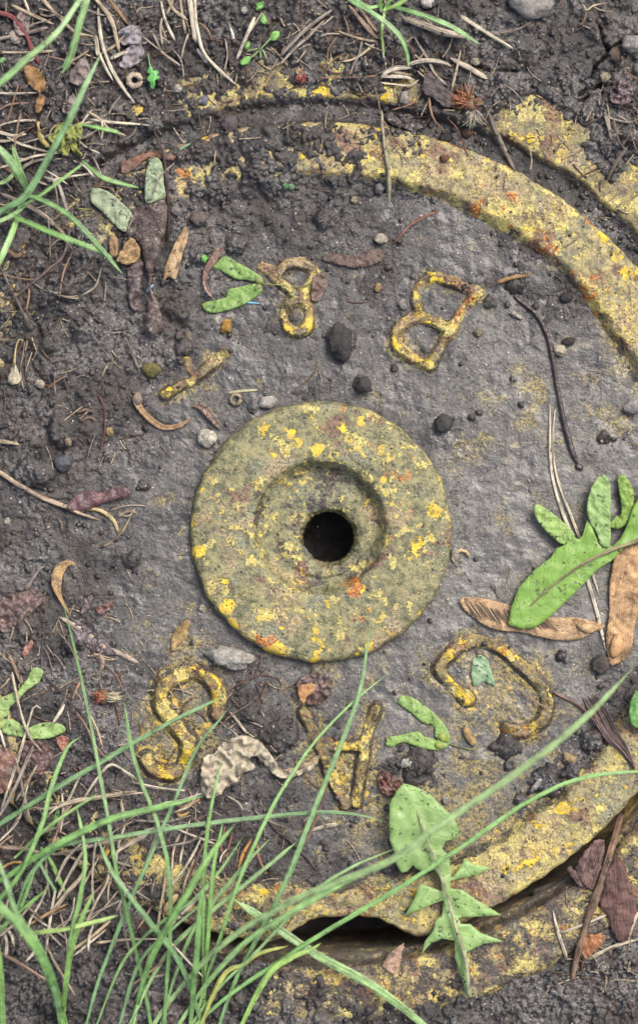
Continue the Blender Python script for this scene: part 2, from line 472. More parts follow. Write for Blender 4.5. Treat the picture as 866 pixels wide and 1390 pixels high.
def frame_z(x, y):
    r, a = polar(x, y)
    ri = R_FR0 + 4 * perlin(x / 70, y / 70, 60) + 2 * perlin(x / 15, y / 15, 61)
    ro = R_FR1 + 7 * perlin(x / 60, y / 60, 62)
    up = np.clip((r - ri) / 7, 0, 1) ** .5
    dn = 1 - np.clip((r - (ro - 24)) / 24, 0, 1) ** 2
    top = H_FR + 2.2 * fbm(x, y, 50, 3, 63) + 1.2 * fbm(x, y, 9, 3, 64, .6)
    return -12 + up * dn * (top + 12)

CTRL = np.array([
 (-150, -80, 27), (60, 40, 27), (180, 60, 25), (300, 40, 24), (420, 50, 23), (520, 60, 23), (620, 60, 24), (720, 60, 25), (850, 60, 25), (1050, -50, 27), (780, 120, 22), (690, 110, 22), (600, 105, 22),
 (120, 170, 26), (215, 185, 22), (290, 150, 12), (325, 148, 13), (360, 155, 19), (390, 130, 12), (430, 130, 10), (480, 135, 11), (545, 140, 11), (430, 108, 17), (500, 108, 18), (590, 150, 19), (640, 158, 19), (700, 190, 2), (760, 205, 2), (800, 250, 4), (832, 190, 28), (825, 225, 20), (862, 255, 8), (930, 330, 12), (1000, 250, 24),
 (-80, 430, 24), (18, 440, 17.5), (60, 385, 23), (110, 340, 22), (150, 312, 18), (190, 275, 20), (235, 243, 15), (275, 232, 16), (330, 222, 17.5), (375, 212, 21), (400, 208, 20), (432, 208, 14), (500, 212, 11), (445, 180, 20), (500, 178, 19), (555, 182, 17), (610, 198, 12), (430, 240, 14), (340, 198, 23), (260, 212, 22), (300, 202, 23), (380, 190, 23), (410, 186, 22), (370, 232, 20), (350, 212, 21), (600, 225, 5), (660, 240, 4), (720, 290, 3), (790, 370, 3), (860, 460, 0),
 (100, 450, 9), (60, 520, 9), (130, 560, 8), (30, 600, 7), (60, 690, 4), (200, 450, 5), (150, 400, 9), (220, 350, 9), (300, 300, 6), (350, 270, 3), (430, 260, 1), (520, 280, -1), (590, 290, -2), (650, 340, -4), (360, 340, -1), (320, 430, -2), (430, 400, -4), (480, 460, -3), (470, 350, -1), (600, 350, -5), (650, 450, -6), (700, 385, -1), (330, 380, -2), (400, 300, 1), (720, 520, -6), (800, 600, -6), (800, 480, -4), (660, 700, -6), (650, 780, -6), (560, 510, -4), (330, 500, -4), (240, 570, -4), (215, 650, -4), (190, 600, 0), (230, 740, -5), (170, 720, -1), (60, 760, 2), (120, 830, 1), (190, 820, -3), (240, 850, -5), (110, 740, 2), (40, 880, 7), (160, 930, 1), (190, 890, -2), (238, 1000, -5), (215, 1035, -4), (270, 955, -5), (250, 920, -5), (225, 945, -5), (330, 930, 0), (400, 930, -2), (300, 980, 0), (380, 990, 1), (440, 1040, -3), (350, 1060, 2), (420, 1130, -2), (330, 1010, 1), (530, 960, -5), (600, 1010, -4), (780, 860, -5), (700, 1000, -4), (640, 1100, -5), (545, 1035, 0), (570, 1040, 1.5), (560, 1110, -4), (480, 1140, -2),
 (20, 980, 16), (-40, 1080, 24), (60, 1060, 19), (110, 1010, 10), (130, 1080, 17), (60, 1150, 22), (190, 1110, 11), (100, 1120, 20), (150, 1180, 19), (230, 1170, 12), (260, 1130, 7), (270, 1205, 14), (290, 1180, 9), (230, 1230, 19), (180, 1230, 22), (110, 1250, 24), (340, 1210, 8), (310, 1240, 14), (330, 1160, 1), (-30, 930, 18), (0, 880, 10),
 (420, 1220, 2), (540, 1220, 1), (640, 1200, 1), (760, 1130, 1), (850, 1050, 1), (870, 980, 3),
 (250, 1310, 25), (300, 1290, 20), (330, 1330, 19), (120, 1330, 26), (430, 1340, 14), (520, 1345, 13), (620, 1335, 12), (700, 1310, 7), (640, 1290, 0), (560, 1305, 0), (460, 1300, 0), (700, 1265, 0), (760, 1240, 2), (840, 1200, 3), (870, 1150, 2), (720, 1360, 10), (600, 1400, 14), (850, 1290, 13), (500, 1420, 15), (860, 1380, 22), (700, 1480, 22), (400, 1400, 18), (200, 1400, 25), (0, 1330, 26), (0, 1500, 27), (900, 1550, 27),
], float)

CLODS = [  # lumps of dark mud: x, y, radius, height
 (463, 462, 20, 9), (490, 522, 11, 8), (602, 575, 12, 9), (818, 593, 11, 9), (686, 1012, 20, 11), (805, 1002, 17, 12), (742, 1062, 22, 12), (706, 1086, 11, 7), (775, 1047, 15, 9), (775, 1075, 9, 6), (690, 1040, 9, 6), (570, 1030, 22, 4), (560, 1055, 16, 3),
 (75, 500, 20, 8), (85, 585, 22, 10), (50, 640, 26, 9), (115, 450, 18, 8), (60, 470, 14, 7), (95, 395, 18, 9), (250, 470, 13, 5), (300, 260, 22, 6), (370, 255, 16, 5), (240, 420, 18, 6), (270, 350, 12, 6), (320, 335, 14, 5), (440, 300, 14, 4), (700, 385, 15, 6), (664, 412, 10, 5), (330, 960, 24, 5), (380, 1000, 26, 5), (180, 760, 14, 4), (100, 870, 18, 6), (30, 850, 20, 5), (195, 660, 10, 4), (55, 1010, 16, 6), (535, 500, 6, 4), (650, 560, 6, 4), (695, 515, 7, 4),
 (762, 892, 10, 8), (700, 900, 6, 4), (120, 100, 20, 6), (330, 100, 18, 5), (410, 85, 16, 5), (250, 95, 14, 5), (500, 95, 12, 5), (845, 200, 16, 8),
]
CRACKS = [[(642, 92), (655, 96), (667, 100), (680, 98), (698, 99)], [(811, 40), (817, 62), (823, 72), (813, 86), (803, 97), (801, 108)],
          [(782, 132), (795, 124), (812, 119), (815, 134), (818, 147)], [(812, 119), (830, 116)], [(782, 140), (796, 135)], [(823, 72), (836, 62), (850, 60)]]

def soil_z(x, y):
    num = np.zeros_like(x); den = np.zeros_like(x)
    for cx, cy, cz in CTRL:
        w = 1.0 / (((x - cx) ** 2 + (y - cy) ** 2) + 260.0) ** 1.7
        num += w * cz; den += w
    s = num / den
    r, a = polar(x, y)
    ro_ = rim_outer(a)
    bottom = sstep(a, -112, -100) * (1 - sstep(a, -34, -16))
    g0_ = np.where(bottom > .01, ro_ - 12, 548.0)
    gapm = sstep(r, g0_, g0_ + 13) * (1 - sstep(r, 578, 588))
    fillz = 2.0 + 7 * sstep(a, 75, 120) + 12 * sstep(a, 130, 160) + 3 * perlin(x / 50, y / 50, 70)
    s = s * (1 - gapm) + gapm * (np.minimum(s, fillz) * (1 - bottom) - 190 * bottom)
    # hidden under the iron: stay well below it where the control height is low
    amp = np.clip((s + 7) / 17, .12, 1.2)
    amp = np.where(r < 478, amp * .8, amp)
    cl = np.abs(fbm(x, y, 46, 2, 71)) * 9 - 2.2
    cl2 = np.abs(fbm(x, y, 17, 3, 72, .6)) * 6.5 - 1.6
    fine = fbm(x, y, 6.5, 2, 73, .6) * 1.5
    s = s + amp * (cl + cl2 + fine) * np.where(gapm > .3, .35, 1)
    flat = np.exp(-(((x - 740) / 110) ** 2 + ((y - 70) / 70) ** 2))
    s = s - flat * amp * (cl2 + fine) * .6
    n1 = perlin(x / 9, y / 9, 75)
    for cx, cy, cr, ch in CLODS:
        m = (np.abs(x - cx) < cr * 1.6) & (np.abs(y - cy) < cr * 1.6)
        if m.any():
            d = np.hypot(x[m] - cx, (y[m] - cy)) / cr + .28 * n1[m] + .3 * perlin(x[m] / (cr * .9), y[m] / (cr * .9), 76)
            s[m] += (ch + 5 * (amp[m] < .7)) * np.sqrt(np.clip(1 - d * d, 0, 1)) * (1 + .25 * n1[m])
    for line in CRACKS:
        P = np.array(line)
        m = (x > P[:, 0].min() - 12) & (x < P[:, 0].max() + 12) & (y > P[:, 1].min() - 12) & (y < P[:, 1].max() + 12)
        if m.any():
            d = seg_dist(x[m] + 2.5 * perlin(x[m] / 8, y[m] / 8, 77), y[m] + 2.5 * perlin(x[m] / 8, y[m] / 8, 78), line)
            s[m] -= 15 * (1 - sstep(d, .4, 2.6))
    d = np.hypot(x - 188, y - 151)
    s -= 45 * (1 - sstep(d, 4, 8.5))
    s -= 140 * (1 - sstep(r, 62, 100))
    return s

def cover_z(x, y):
    r, a = polar(x, y)
    z = plate_z(x, y)
    ld = letters_dist(x, y)
    z = z + H_LET * (1 - sstep(ld, -2, 3))
    rz, ro = rim_z(x, y)
    z = np.where(r > R_IN - 12, rz, z)
    z = np.where(r < R_HUB, H_HUB, z)
    z = np.where(np.hypot(x - 434, y - 716) < 86, 6.0, z)
    z = np.where(r > R_FR0 - 3, frame_z(x, y), z)
    return z

STEP = 3.0
GX0, GY0, GX1, GY1 = -160, -160, 1030, 1560
_gxs = np.arange(GX0, GX1 + 1, STEP); _gys = np.arange(GY0, GY1 + 1, STEP)
_X, _Y = np.meshgrid(_gxs, _gys)
GMAP = np.maximum(soil_z(_X, _Y), cover_z(_X, _Y))
GMAP = np.maximum(GMAP, -40)

def gz(x, y):
    x = np.atleast_1d(np.asarray(x, float)); y = np.atleast_1d(np.asarray(y, float))
    fx = np.clip((x - GX0) / STEP, 0, GMAP.shape[1] - 1.001); fy = np.clip((y - GY0) / STEP, 0, GMAP.shape[0] - 1.001)
    ix = fx.astype(int); iy = fy.astype(int); tx = fx - ix; ty = fy - iy
    return (GMAP[iy, ix] * (1 - tx) * (1 - ty) + GMAP[iy, ix + 1] * tx * (1 - ty) + GMAP[iy + 1, ix] * (1 - tx) * ty + GMAP[iy + 1, ix + 1] * tx * ty)

# ------------------------------------------------------------------ ground
def spaced(a, b, step, far, n):
    mid = np.arange(a, b + step, step)
    g = np.geomspace(step * 1.6, far, n)
    return np.concatenate([(mid[0] - g)[::-1], mid, mid[-1] + g])
xs = spaced(-70, 940, 2.1, 12000, 26); ys = spaced(-50, 1440, 2.1, 12000, 26)
X, Y = np.meshgrid(xs, ys)
Zs = soil_z(X.ravel(), Y.ravel())
far = np.maximum(np.abs(X.ravel() - 433) - 560, np.abs(Y.ravel() - 690) - 850)
Zs = np.where(far > 0, 26 + (Zs - 26) * np.exp(-np.clip(far, 0, None) / 300.0), Zs)
ground = mesh_obj("ground", np.stack([X.ravel(), Y.ravel(), Zs], 1), grid_faces(len(ys), len(xs))[:, ::-1], MAT['soil'], persp=False, origin=(0, 0, 0))
tag(ground, "dark damp soil and mud around and over the iron cover", "soil", kind="structure")

# ------------------------------------------------------------------ iron cover and its frame
cover = holder("valve_cover", LX, LY, 0, "round cast iron valve cover with worn yellow paint, rimmed edge and pierced hub", "cover")
def blobs(x, y, lst, soft=.75):
    v = np.zeros_like(x)
    for bx, by, br, bs in lst:
        v = np.maximum(v, bs * (1 - sstep(np.hypot(x - bx, y - by), br * soft * .6, br * 1.25)))
    return v

def ring_mesh(r_list, na, a0=0, a1=360):
    th = np.radians(np.linspace(a0, a1, na, endpoint=False))
    R, T = np.meshgrid(r_list, th, indexing='ij')
    return LX + R * np.cos(T), LY - R * np.sin(T)

# plate
x, y = ring_mesh(np.arange(150, R_IN + 6, 2.6), 1050); shp = x.shape; x = x.ravel(); y = y.ravel()
r, a = polar(x, y)
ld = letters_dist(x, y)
mud = .0 + .4 * sstep(-(x - 330) * .6 - (y - 600) * .25, -60, 200) + .55 * (1 - sstep(y, 330, 430)) - .3 * sstep(y, 620, 900) * sstep(x, 380, 520) + .5 * (1 - sstep(r, R_HUB, R_HUB + 14))
sl = soil_z(x, y) - plate_z(x, y)
mud = mud - .1 + .8 * sstep(sl, -9, -1) + .5 * (1 - sstep(np.abs(ld - 6), 2, 9)) + .35 * sstep(-(y - 560), 0, 220)  # real mud near soil, plus a painted occlusion band round each letter
mud = np.maximum(mud, blobs(x, y, [(400, 970, 60, .9), (330, 1010, 60, .9), (560, 1040, 35, .8), (440, 1140, 60, .7), (700, 390, 30, .7), (820, 900, 50, .8), (770, 1050, 60, .7)]))
paint = -.15 + .5 * (1 - sstep(ld, 2, 16)) + blobs(x, y, [(700, 560, 70, .35), (660, 620, 60, .3), (720, 640, 80, .25), (840, 560, 60, .35), (680, 940, 70, .45), (640, 1090, 80, .45), (720, 1040, 60, .35), (500, 1100, 60, .5), (470, 1060, 40, .5), (250, 980, 50, .6), (230, 1000, 50, .6), (250, 880, 60, .3), (220, 700, 60, .15), (250, 500, 50, .35), (780, 780, 80, .15), (540, 930, 60, .2), (600, 1060, 50, .3), (360, 1190, 60, .5), (560, 1180, 70, .5), (720, 1110, 60, .5), (820, 480, 60, .4)], 1.0)
paint += .45 * sstep(r, 455, 480) * sstep(x, 300, 500) + .28 * sstep(y, 780, 950)
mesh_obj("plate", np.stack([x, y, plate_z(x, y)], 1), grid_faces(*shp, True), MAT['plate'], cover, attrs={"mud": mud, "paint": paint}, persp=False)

# rim
rl = np.concatenate([np.arange(R_IN - 12, R_OUT - 40, 2.3), np.arange(R_OUT - 40, R_OUT + 12, 1.6)])
th = np.radians(np.linspace(0, 360, 1500, endpoint=False))
sI = np.linspace(0, 1, 42)
TT = np.repeat(th[None, :], len(sI) + 2, 0)
ro_e = rim_outer(np.degrees((th + np.pi) % (2 * np.pi) - np.pi))
rows = [R_IN - 12 + (ro_e - 1 - (R_IN - 12)) * (1 - (1 - s) ** 1.25) for s in sI]
RR = np.vstack(rows + [ro_e + 0.5, ro_e - 3])
x = LX + RR * np.cos(TT); y = LY - RR * np.sin(TT); shp = x.shape
xf, yf = x.ravel(), y.ravel()
zz, _ = rim_z(xf, yf); z = zz.reshape(shp)
tt = np.linspace(0, 1, 42)[:, None]
ang = np.degrees((TT + np.pi) % (2 * np.pi) - np.pi)
wob = 2.2 * perlin(xf / 13, yf / 13, 42).reshape(shp)
ri_ = rim_inner(xf, yf, ang.ravel()).reshape(shp); rr_ = RR
up = sstep(rr_, ri_ - 3, ri_ + 15)
top = H_RIM + (1.8 * fbm(xf, yf, 40, 3, 43) + 1.3 * fbm(xf, yf, 9, 3, 44, .6)).reshape(shp)
edge = np.clip((ro_e[None, :] - rr_) / 9.0, 0, 1)
z = (plate_z(xf, yf).reshape(shp) - 2) + up * (top + 2) - 9 * (1 - edge) ** 3
z[-2] = -6; z[-1] = -70
x = x + wob * (1 - edge) * np.cos(TT); y = y - wob * (1 - edge) * np.sin(TT)
xf, yf = x.ravel(), y.ravel()
side = (1 - edge).ravel()
inner = ((up > .03) & (up < .93)).ravel()
mud = -.25 + .75 * sstep(-(xf - 330) - (yf - 300) * .2, 0, 200) * (yf < 900) + .35 * (up.ravel() < .8) + .5 * sstep(yf, 1080, 1150) * (1 - sstep(xf, 330, 460)) + .55 * (up.ravel() < .8) * sstep(yf, 900, 1000)
paint = .12 * np.ones_like(xf) - .35 * inner + blobs(xf, yf, [(560, 215, 50, .15), (640, 250, 50, .2), (812, 325, 10, .9), (835, 350, 10, .8), (845, 370, 14, .6), (500, 230, 30, .2), (672, 1120, 25, .3), (760, 1095, 12, .8), (680, 1175, 16, .9), (720, 1150, 50, .25), (560, 1235, 30, .4), (430, 210, 20, .2), (360, 1205, 12, .6), (260, 235, 30, .5), (600, 230, 50, .15)])
rust = .1 * np.ones_like(xf) + .30 * inner * (yf < 800) + blobs(xf, yf, [(735, 335, 22, .6), (790, 400, 22, .55), (820, 320, 12, .3), (690, 275, 14, .4), (600, 1215, 30, .25), (390, 1215, 40, .3), (500, 1230, 40, .3), (250, 235, 16, .5), (655, 285, 18, .4)]) + .3 * side
mesh_obj("rim", np.stack([xf, yf, z.ravel()], 1), grid_faces(*shp, True), MAT['rim'], cover, attrs={"mud": mud, "paint": paint, "rust": rust}, persp=False)

# hub with its socket and hole
prof = [(178, LX, LY, -6), (177, LX, LY, 4), (175, LX, LY, 14), (171, LX, LY, 18.5), (164, LX, LY, 20.2), (140, LX, LY, 21), (110, LX, LY, 21), (95, 434, 716, 20.5), (90, 434, 716, 18), (86, 434, 716, 9), (81, 434, 716, 0), (75, 435, 717, -5), (66, 437, 720, -6), (58, 440, 724, -3), (48, 444, 728, -3.5), (40, 446, 730, -6), (36.5, 446, 730, -14), (35, 446, 730, -26), (35, 446, 730, -60)]
pp = np.array(prof); seg = np.concatenate([[0], np.cumsum(np.hypot(np.abs(np.diff(pp[:, 0])), np.abs(np.diff(pp[:, 3]))))])
ss = np.linspace(0, seg[-1], 150)
ri = [np.interp(ss, seg, pp[:, k]) for k in range(4)]
ker = np.array([.25, .5, .25])
for k in range(4):
    v = ri[k].copy(); v[1:-1] = np.convolve(ri[k], ker, 'valid'); ri[k] = v
th = np.radians(np.linspace(0, 360, 480, endpoint=False))
x = ri[1][:, None] + ri[0][:, None] * np.cos(th); y = ri[2][:, None] - ri[0][:, None] * np.sin(th); z = np.repeat(ri[3][:, None], 480, 1); shp = x.shape
xf, yf, zf = x.ravel(), y.ravel(), z.ravel()
rr = np.repeat(ri[0][:, None], 480, 1).ravel()
act = sstep(rr, 34, 40)
zf = zf + act * (1.3 * fbm(xf, yf, 45, 3, 80) + .6 * fbm(xf, yf, 12, 2, 81, .5))
th_f = np.repeat(th[None, :], shp[0], 0).ravel()
wob = 1.8 * perlin(np.cos(th_f) * 9 + zf * .02, np.sin(th_f) * 9, 82)
xf = xf + wob * np.cos(th_f); yf = yf - wob * np.sin(th_f)
insock = (1 - sstep(rr, 80, 96)) * sstep(rr, 30, 34)
sidew = sstep(rr, 166, 173)
paint = blobs(xf, yf, [(430, 610, 11, 1.0), (392, 588, 12, .9), (404, 602, 10, .9), (420, 566, 7, .8), (272, 745, 11, 1.0), (310, 823, 13, 1.0), (318, 842, 12, .8), (558, 745, 22, .75), (585, 693, 14, .95), (520, 651, 6, .9), (473, 604, 7, .8), (376, 882, 22, .75), (420, 888, 16, .6), (550, 678, 8, .8), (340, 755, 12, .7), (385, 852, 9, .8), (428, 855, 8, .7), (448, 819, 10, .8), (492, 795, 10, .7), (372, 617, 6, .9), (350, 628, 7, .6), (345, 585, 22, .4), (460, 570, 24, .4), (489, 572, 9, .6), (530, 850, 12, .5), (500, 870, 12, .6), (580, 790, 16, .35), (300, 700, 20, .35), (545, 705, 20, .35), (590, 770, 12, .5), (430, 872, 16, .4)])
paint += .35 * sidew * (yf > 640) + .12
rust = blobs(xf, yf, [(370, 872, 16, .8), (350, 868, 12, .7), (478, 795, 18, .85), (450, 580, 16, .55), (540, 640, 22, .45), (552, 620, 12, .4), (534, 738, 18, .4), (460, 560, 14, .4), (500, 610, 16, .35), (490, 840, 26, .3), (560, 690, 16, .3), (515, 632, 10, .4), (600, 720, 10, .5)])
mud = -.55 + .62 * insock + .45 * sidew + blobs(xf, yf, [(345, 690, 28, .75), (440, 660, 40, .5), (400, 740, 30, .4), (500, 690, 34, .3)])  # mud, plus painted darkening that deepens the shadow in the socket dish
at_ = {"mud": mud, "paint": paint * 1.6 - .1, "rust": rust * 1.2}
k0 = int(np.argmax(ri[0] < 90.5)); nA = 480
P3 = np.stack([xf, yf, zf], 1)
hub = mesh_obj("hub", P3[:(k0 + 1) * nA], grid_faces(k0 + 1, nA, True)[:, ::-1], MAT['hub'], cover, attrs={q: v_[:(k0 + 1) * nA] for q, v_ in at_.items()}, persp=False)
sock = mesh_obj("socket", P3[k0 * nA:], grid_faces(shp[0] - k0, nA, True)[:, ::-1], MAT['hub'], hub, attrs={q: v_[k0 * nA:] for q, v_ in at_.items()}, persp=False)
sock["label"] = "sunken dish around the round hole"

# raised letters
for i, (lab, w, st) in enumerate(LETTERS):
    P = np.array([p for s in st for p in s])
    gx = np.arange(P[:, 0].min() - 14, P[:, 0].max() + 14, 1.5); gy = np.arange(P[:, 1].min() - 14, P[:, 1].max() + 14, 1.5)
    XX, YY = np.meshgrid(gx, gy); xf, yf = XX.ravel(), YY.ravel()
    d = letter_dist(xf + 1.8 * perlin(xf / 26, yf / 26, 90) + .8 * perlin(xf / 5, yf / 5, 96), yf + 1.8 * perlin(xf / 26, yf / 26, 91) + .8 * perlin(xf / 5, yf / 5, 97), i) - w / 2
    hgt = H_LET + 2.2 + (2.5 if i == 3 else 0) + 1.4 * fbm(xf, yf, 20, 2, 92) + .8 * perlin(xf / 5, yf / 5, 93)
    z = plate_z(xf, yf) - 1.6 + (hgt + 1.6) * (1 - .72 * sstep(d, -w * .2, 2.2) - .28 * sstep(d, 0, 9)) * np.clip(.95 + .9 * perlin(xf / 34, yf / 34, 95), .35, 1.15)
    F = grid_faces(len(gy), len(gx))[:, ::-1]
    F = F[(d[F] < 9.2).any(1)]
    used = np.unique(F); remap = -np.ones(len(xf), int); remap[used] = np.arange(len(used))
    V = np.stack([xf, yf, z], 1)[used]; F = remap[F]
    dd = d[used]; xu, yu = xf[used], yf[used]
    rust = blobs(xu, yu, [(630, 400, 22, .55), (618, 425, 18, .5), (570, 392, 10, .5), (565, 488, 16, .45), (640, 872, 20, .5), (680, 880, 16, .45), (700, 990, 20, .3), (232, 1000, 18, .3), (208, 1040, 20, .2), (412, 975, 20, .4)])
    pn = blobs(xu, yu, [(540, 455, 26, .45), (590, 378, 18, .35), (568, 415, 16, .5), (282, 935, 22, .6), (290, 955, 14, .5), (230, 1030, 40, .6), (625, 945, 16, .4), (610, 920, 20, .3), (495, 1000, 30, .25), (400, 430, 40, .25)])
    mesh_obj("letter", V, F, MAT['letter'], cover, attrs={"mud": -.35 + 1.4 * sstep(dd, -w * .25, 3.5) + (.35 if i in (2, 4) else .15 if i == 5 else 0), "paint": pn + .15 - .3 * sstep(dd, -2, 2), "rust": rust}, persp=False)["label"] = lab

# frame ring
rl = np.concatenate([[R_FR0 - 5, R_FR0 - 4.5], np.linspace(R_FR0 - 4, R_FR1 + 12, 46)])
x, y = ring_mesh(rl, 1500); shp = x.shape; xf, yf = x.ravel(), y.ravel()
z = frame_z(xf, yf).reshape(shp); z[0] = -200; xf, yf = x.ravel(), y.ravel()
r, a = polar(xf, yf)
paint = .0 + blobs(xf, yf, [(700, 180, 60, .3), (745, 170, 40, .3), (440, 130, 40, .5), (420, 130, 30, .4), (290, 150, 16, .6), (320, 150, 16, .6), (540, 140, 40, .4), (480, 130, 30, .3), (660, 160, 30, .3), (800, 1260, 16, .4)]) - .55 * sstep(yf, 1100, 1200)
rust = .3 * (yf > 1000) + .08 * (1 - sstep(r, R_FR0, R_FR0 + 12)) + blobs(xf, yf, [(300, 158, 10, .5), (680, 205, 20, .4)])
mud = -.3 + .5 * (1 - sstep(r, R_FR0, R_FR0 + 8)) + .85 * sstep(yf, 1050, 1200) + .5 * (xf < 250) + blobs(xf, yf, [(745, 1225, 30, .4), (780, 1180, 20, .4)])
frame = holder("cover_frame", LX, LY, 0, "outer iron ring of the frame around the cover, mostly buried in soil", "frame")
mesh_obj("ring", np.stack([xf, yf, z.ravel()], 1), grid_faces(*shp, True), MAT['frame'], frame, attrs={"mud": mud, "paint": paint, "rust": rust}, persp=False)

# ------------------------------------------------------------------ builders for the litter and plants
def path_z(P, h, stiff=3, lift=None):
    g = gz(P[:, 0], P[:, 1])
    k = stiff
    gp = np.pad(g, k, mode='edge')
    mx = np.array([gp[i:i + 2 * k + 1].max() for i in range(len(g))])
    gp = np.pad(mx, k, mode='edge')
    sm = np.array([gp[i:i + 2 * k + 1].mean() for i in range(len(g))])
    return sm + h

def strand(name, pts, w, mat='straw', color=(.3, .25, .15, 1), parent=None, flat=.4, h=0.0, sides=8, arch=0.0, fold=0.0, ends=(.5, .25), seed=0, stiff=3, jit=.06, tilt=0.0, zabs=None, step=6.0):
    """A straw, twig, root or grass blade: a closed swept solid with real thickness.  w: width or list of widths along it."""
    L0 = sum(math.hypot(b[0] - a[0], b[1] - a[1]) for a, b in zip(pts[:-1], pts[1:]))
    n = int(min(60, max(8, L0 / step)))
    P = catmull([p[:2] for p in pts], n)
    t = np.linspace(0, 1, n)
    ws = np.interp(t, np.linspace(0, 1, len(w)), w) if isinstance(w, (list, tuple)) else np.full(n, float(w))
    e0 = np.clip(ends[0] + (1 - ends[0]) * t / .05, 0, 1); e1 = np.clip(ends[1] + (1 - ends[1]) * (1 - t) / .07, 0, 1)
    rg = np.random.default_rng(int(abs(P[0, 0] * 7 + P[-1, 1] * 13)) + seed)
    wob = 1 + jit * np.interp(t, np.linspace(0, 1, max(4, n // 3)), rg.normal(size=max(4, n // 3)))
    hw = ws * e0 * e1 * wob * (.43 if mat == 'straw' else .5)
    if zabs is not None:
        z = np.interp(t, np.linspace(0, 1, len(zabs)), zabs)
        gg = gz(P[:, 0], P[:, 1]) + .6
        z = np.maximum(z, gg)
    else:
        z = path_z(P, h + ws.mean() * flat * .35, stiff) + arch * np.sin(np.pi * t)
    d = np.gradient(P, axis=0); d /= np.maximum(np.linalg.norm(d, axis=1), 1e-6)[:, None]
    nx, ny = -d[:, 1], d[:, 0]
    an = np.linspace(0, 2 * np.pi, sides, endpoint=False) + np.pi / sides
    ca, sa = np.cos(an), np.sin(an)
    cross = hw[:, None] * ca[None, :]
    tw = tilt * np.sin(t * 2.2 * np.pi + rg.random() * 6)
    zz = z[:, None] + hw[:, None] * (flat * sa[None, :] + fold * (np.abs(ca)[None, :] - .5) + tw[:, None] * ca[None, :])
    V = np.stack([P[:, 0][:, None] + nx[:, None] * cross, P[:, 1][:, None] + ny[:, None] * cross, zz], -1).reshape(-1, 3)
    F = [tuple(f) for f in grid_faces(n, sides, True)]
    V = np.vstack([V, [P[0, 0], P[0, 1], z[0]], [P[-1, 0], P[-1, 1], z[-1]]])
    m = n * sides
    for j in range(sides):
        F.append((m, (j + 1) % sides, j)); F.append((m + 1, m - sides + j, m - sides + (j + 1) % sides))
    uu = np.repeat(t * L0 / 100, sides); vv = (cross / 100).ravel()
    uv = np.vstack([np.stack([uu, vv], 1), [0, 0], [L0 / 100, 0]])
    return mesh_obj(name, V, F, MAT[mat], parent, color, uv)

def inside(px, py, poly):
    c = np.zeros(len(px), bool); j = len(poly) - 1
    for i in range(len(poly)):
        xi, yi = poly[i]; xj, yj = poly[j]
        m = ((yi > py) != (yj > py)) & (px < (xj - xi) * (py - yi) / (yj - yi + 1e-12) + xi)
        c ^= m; j = i
    return c

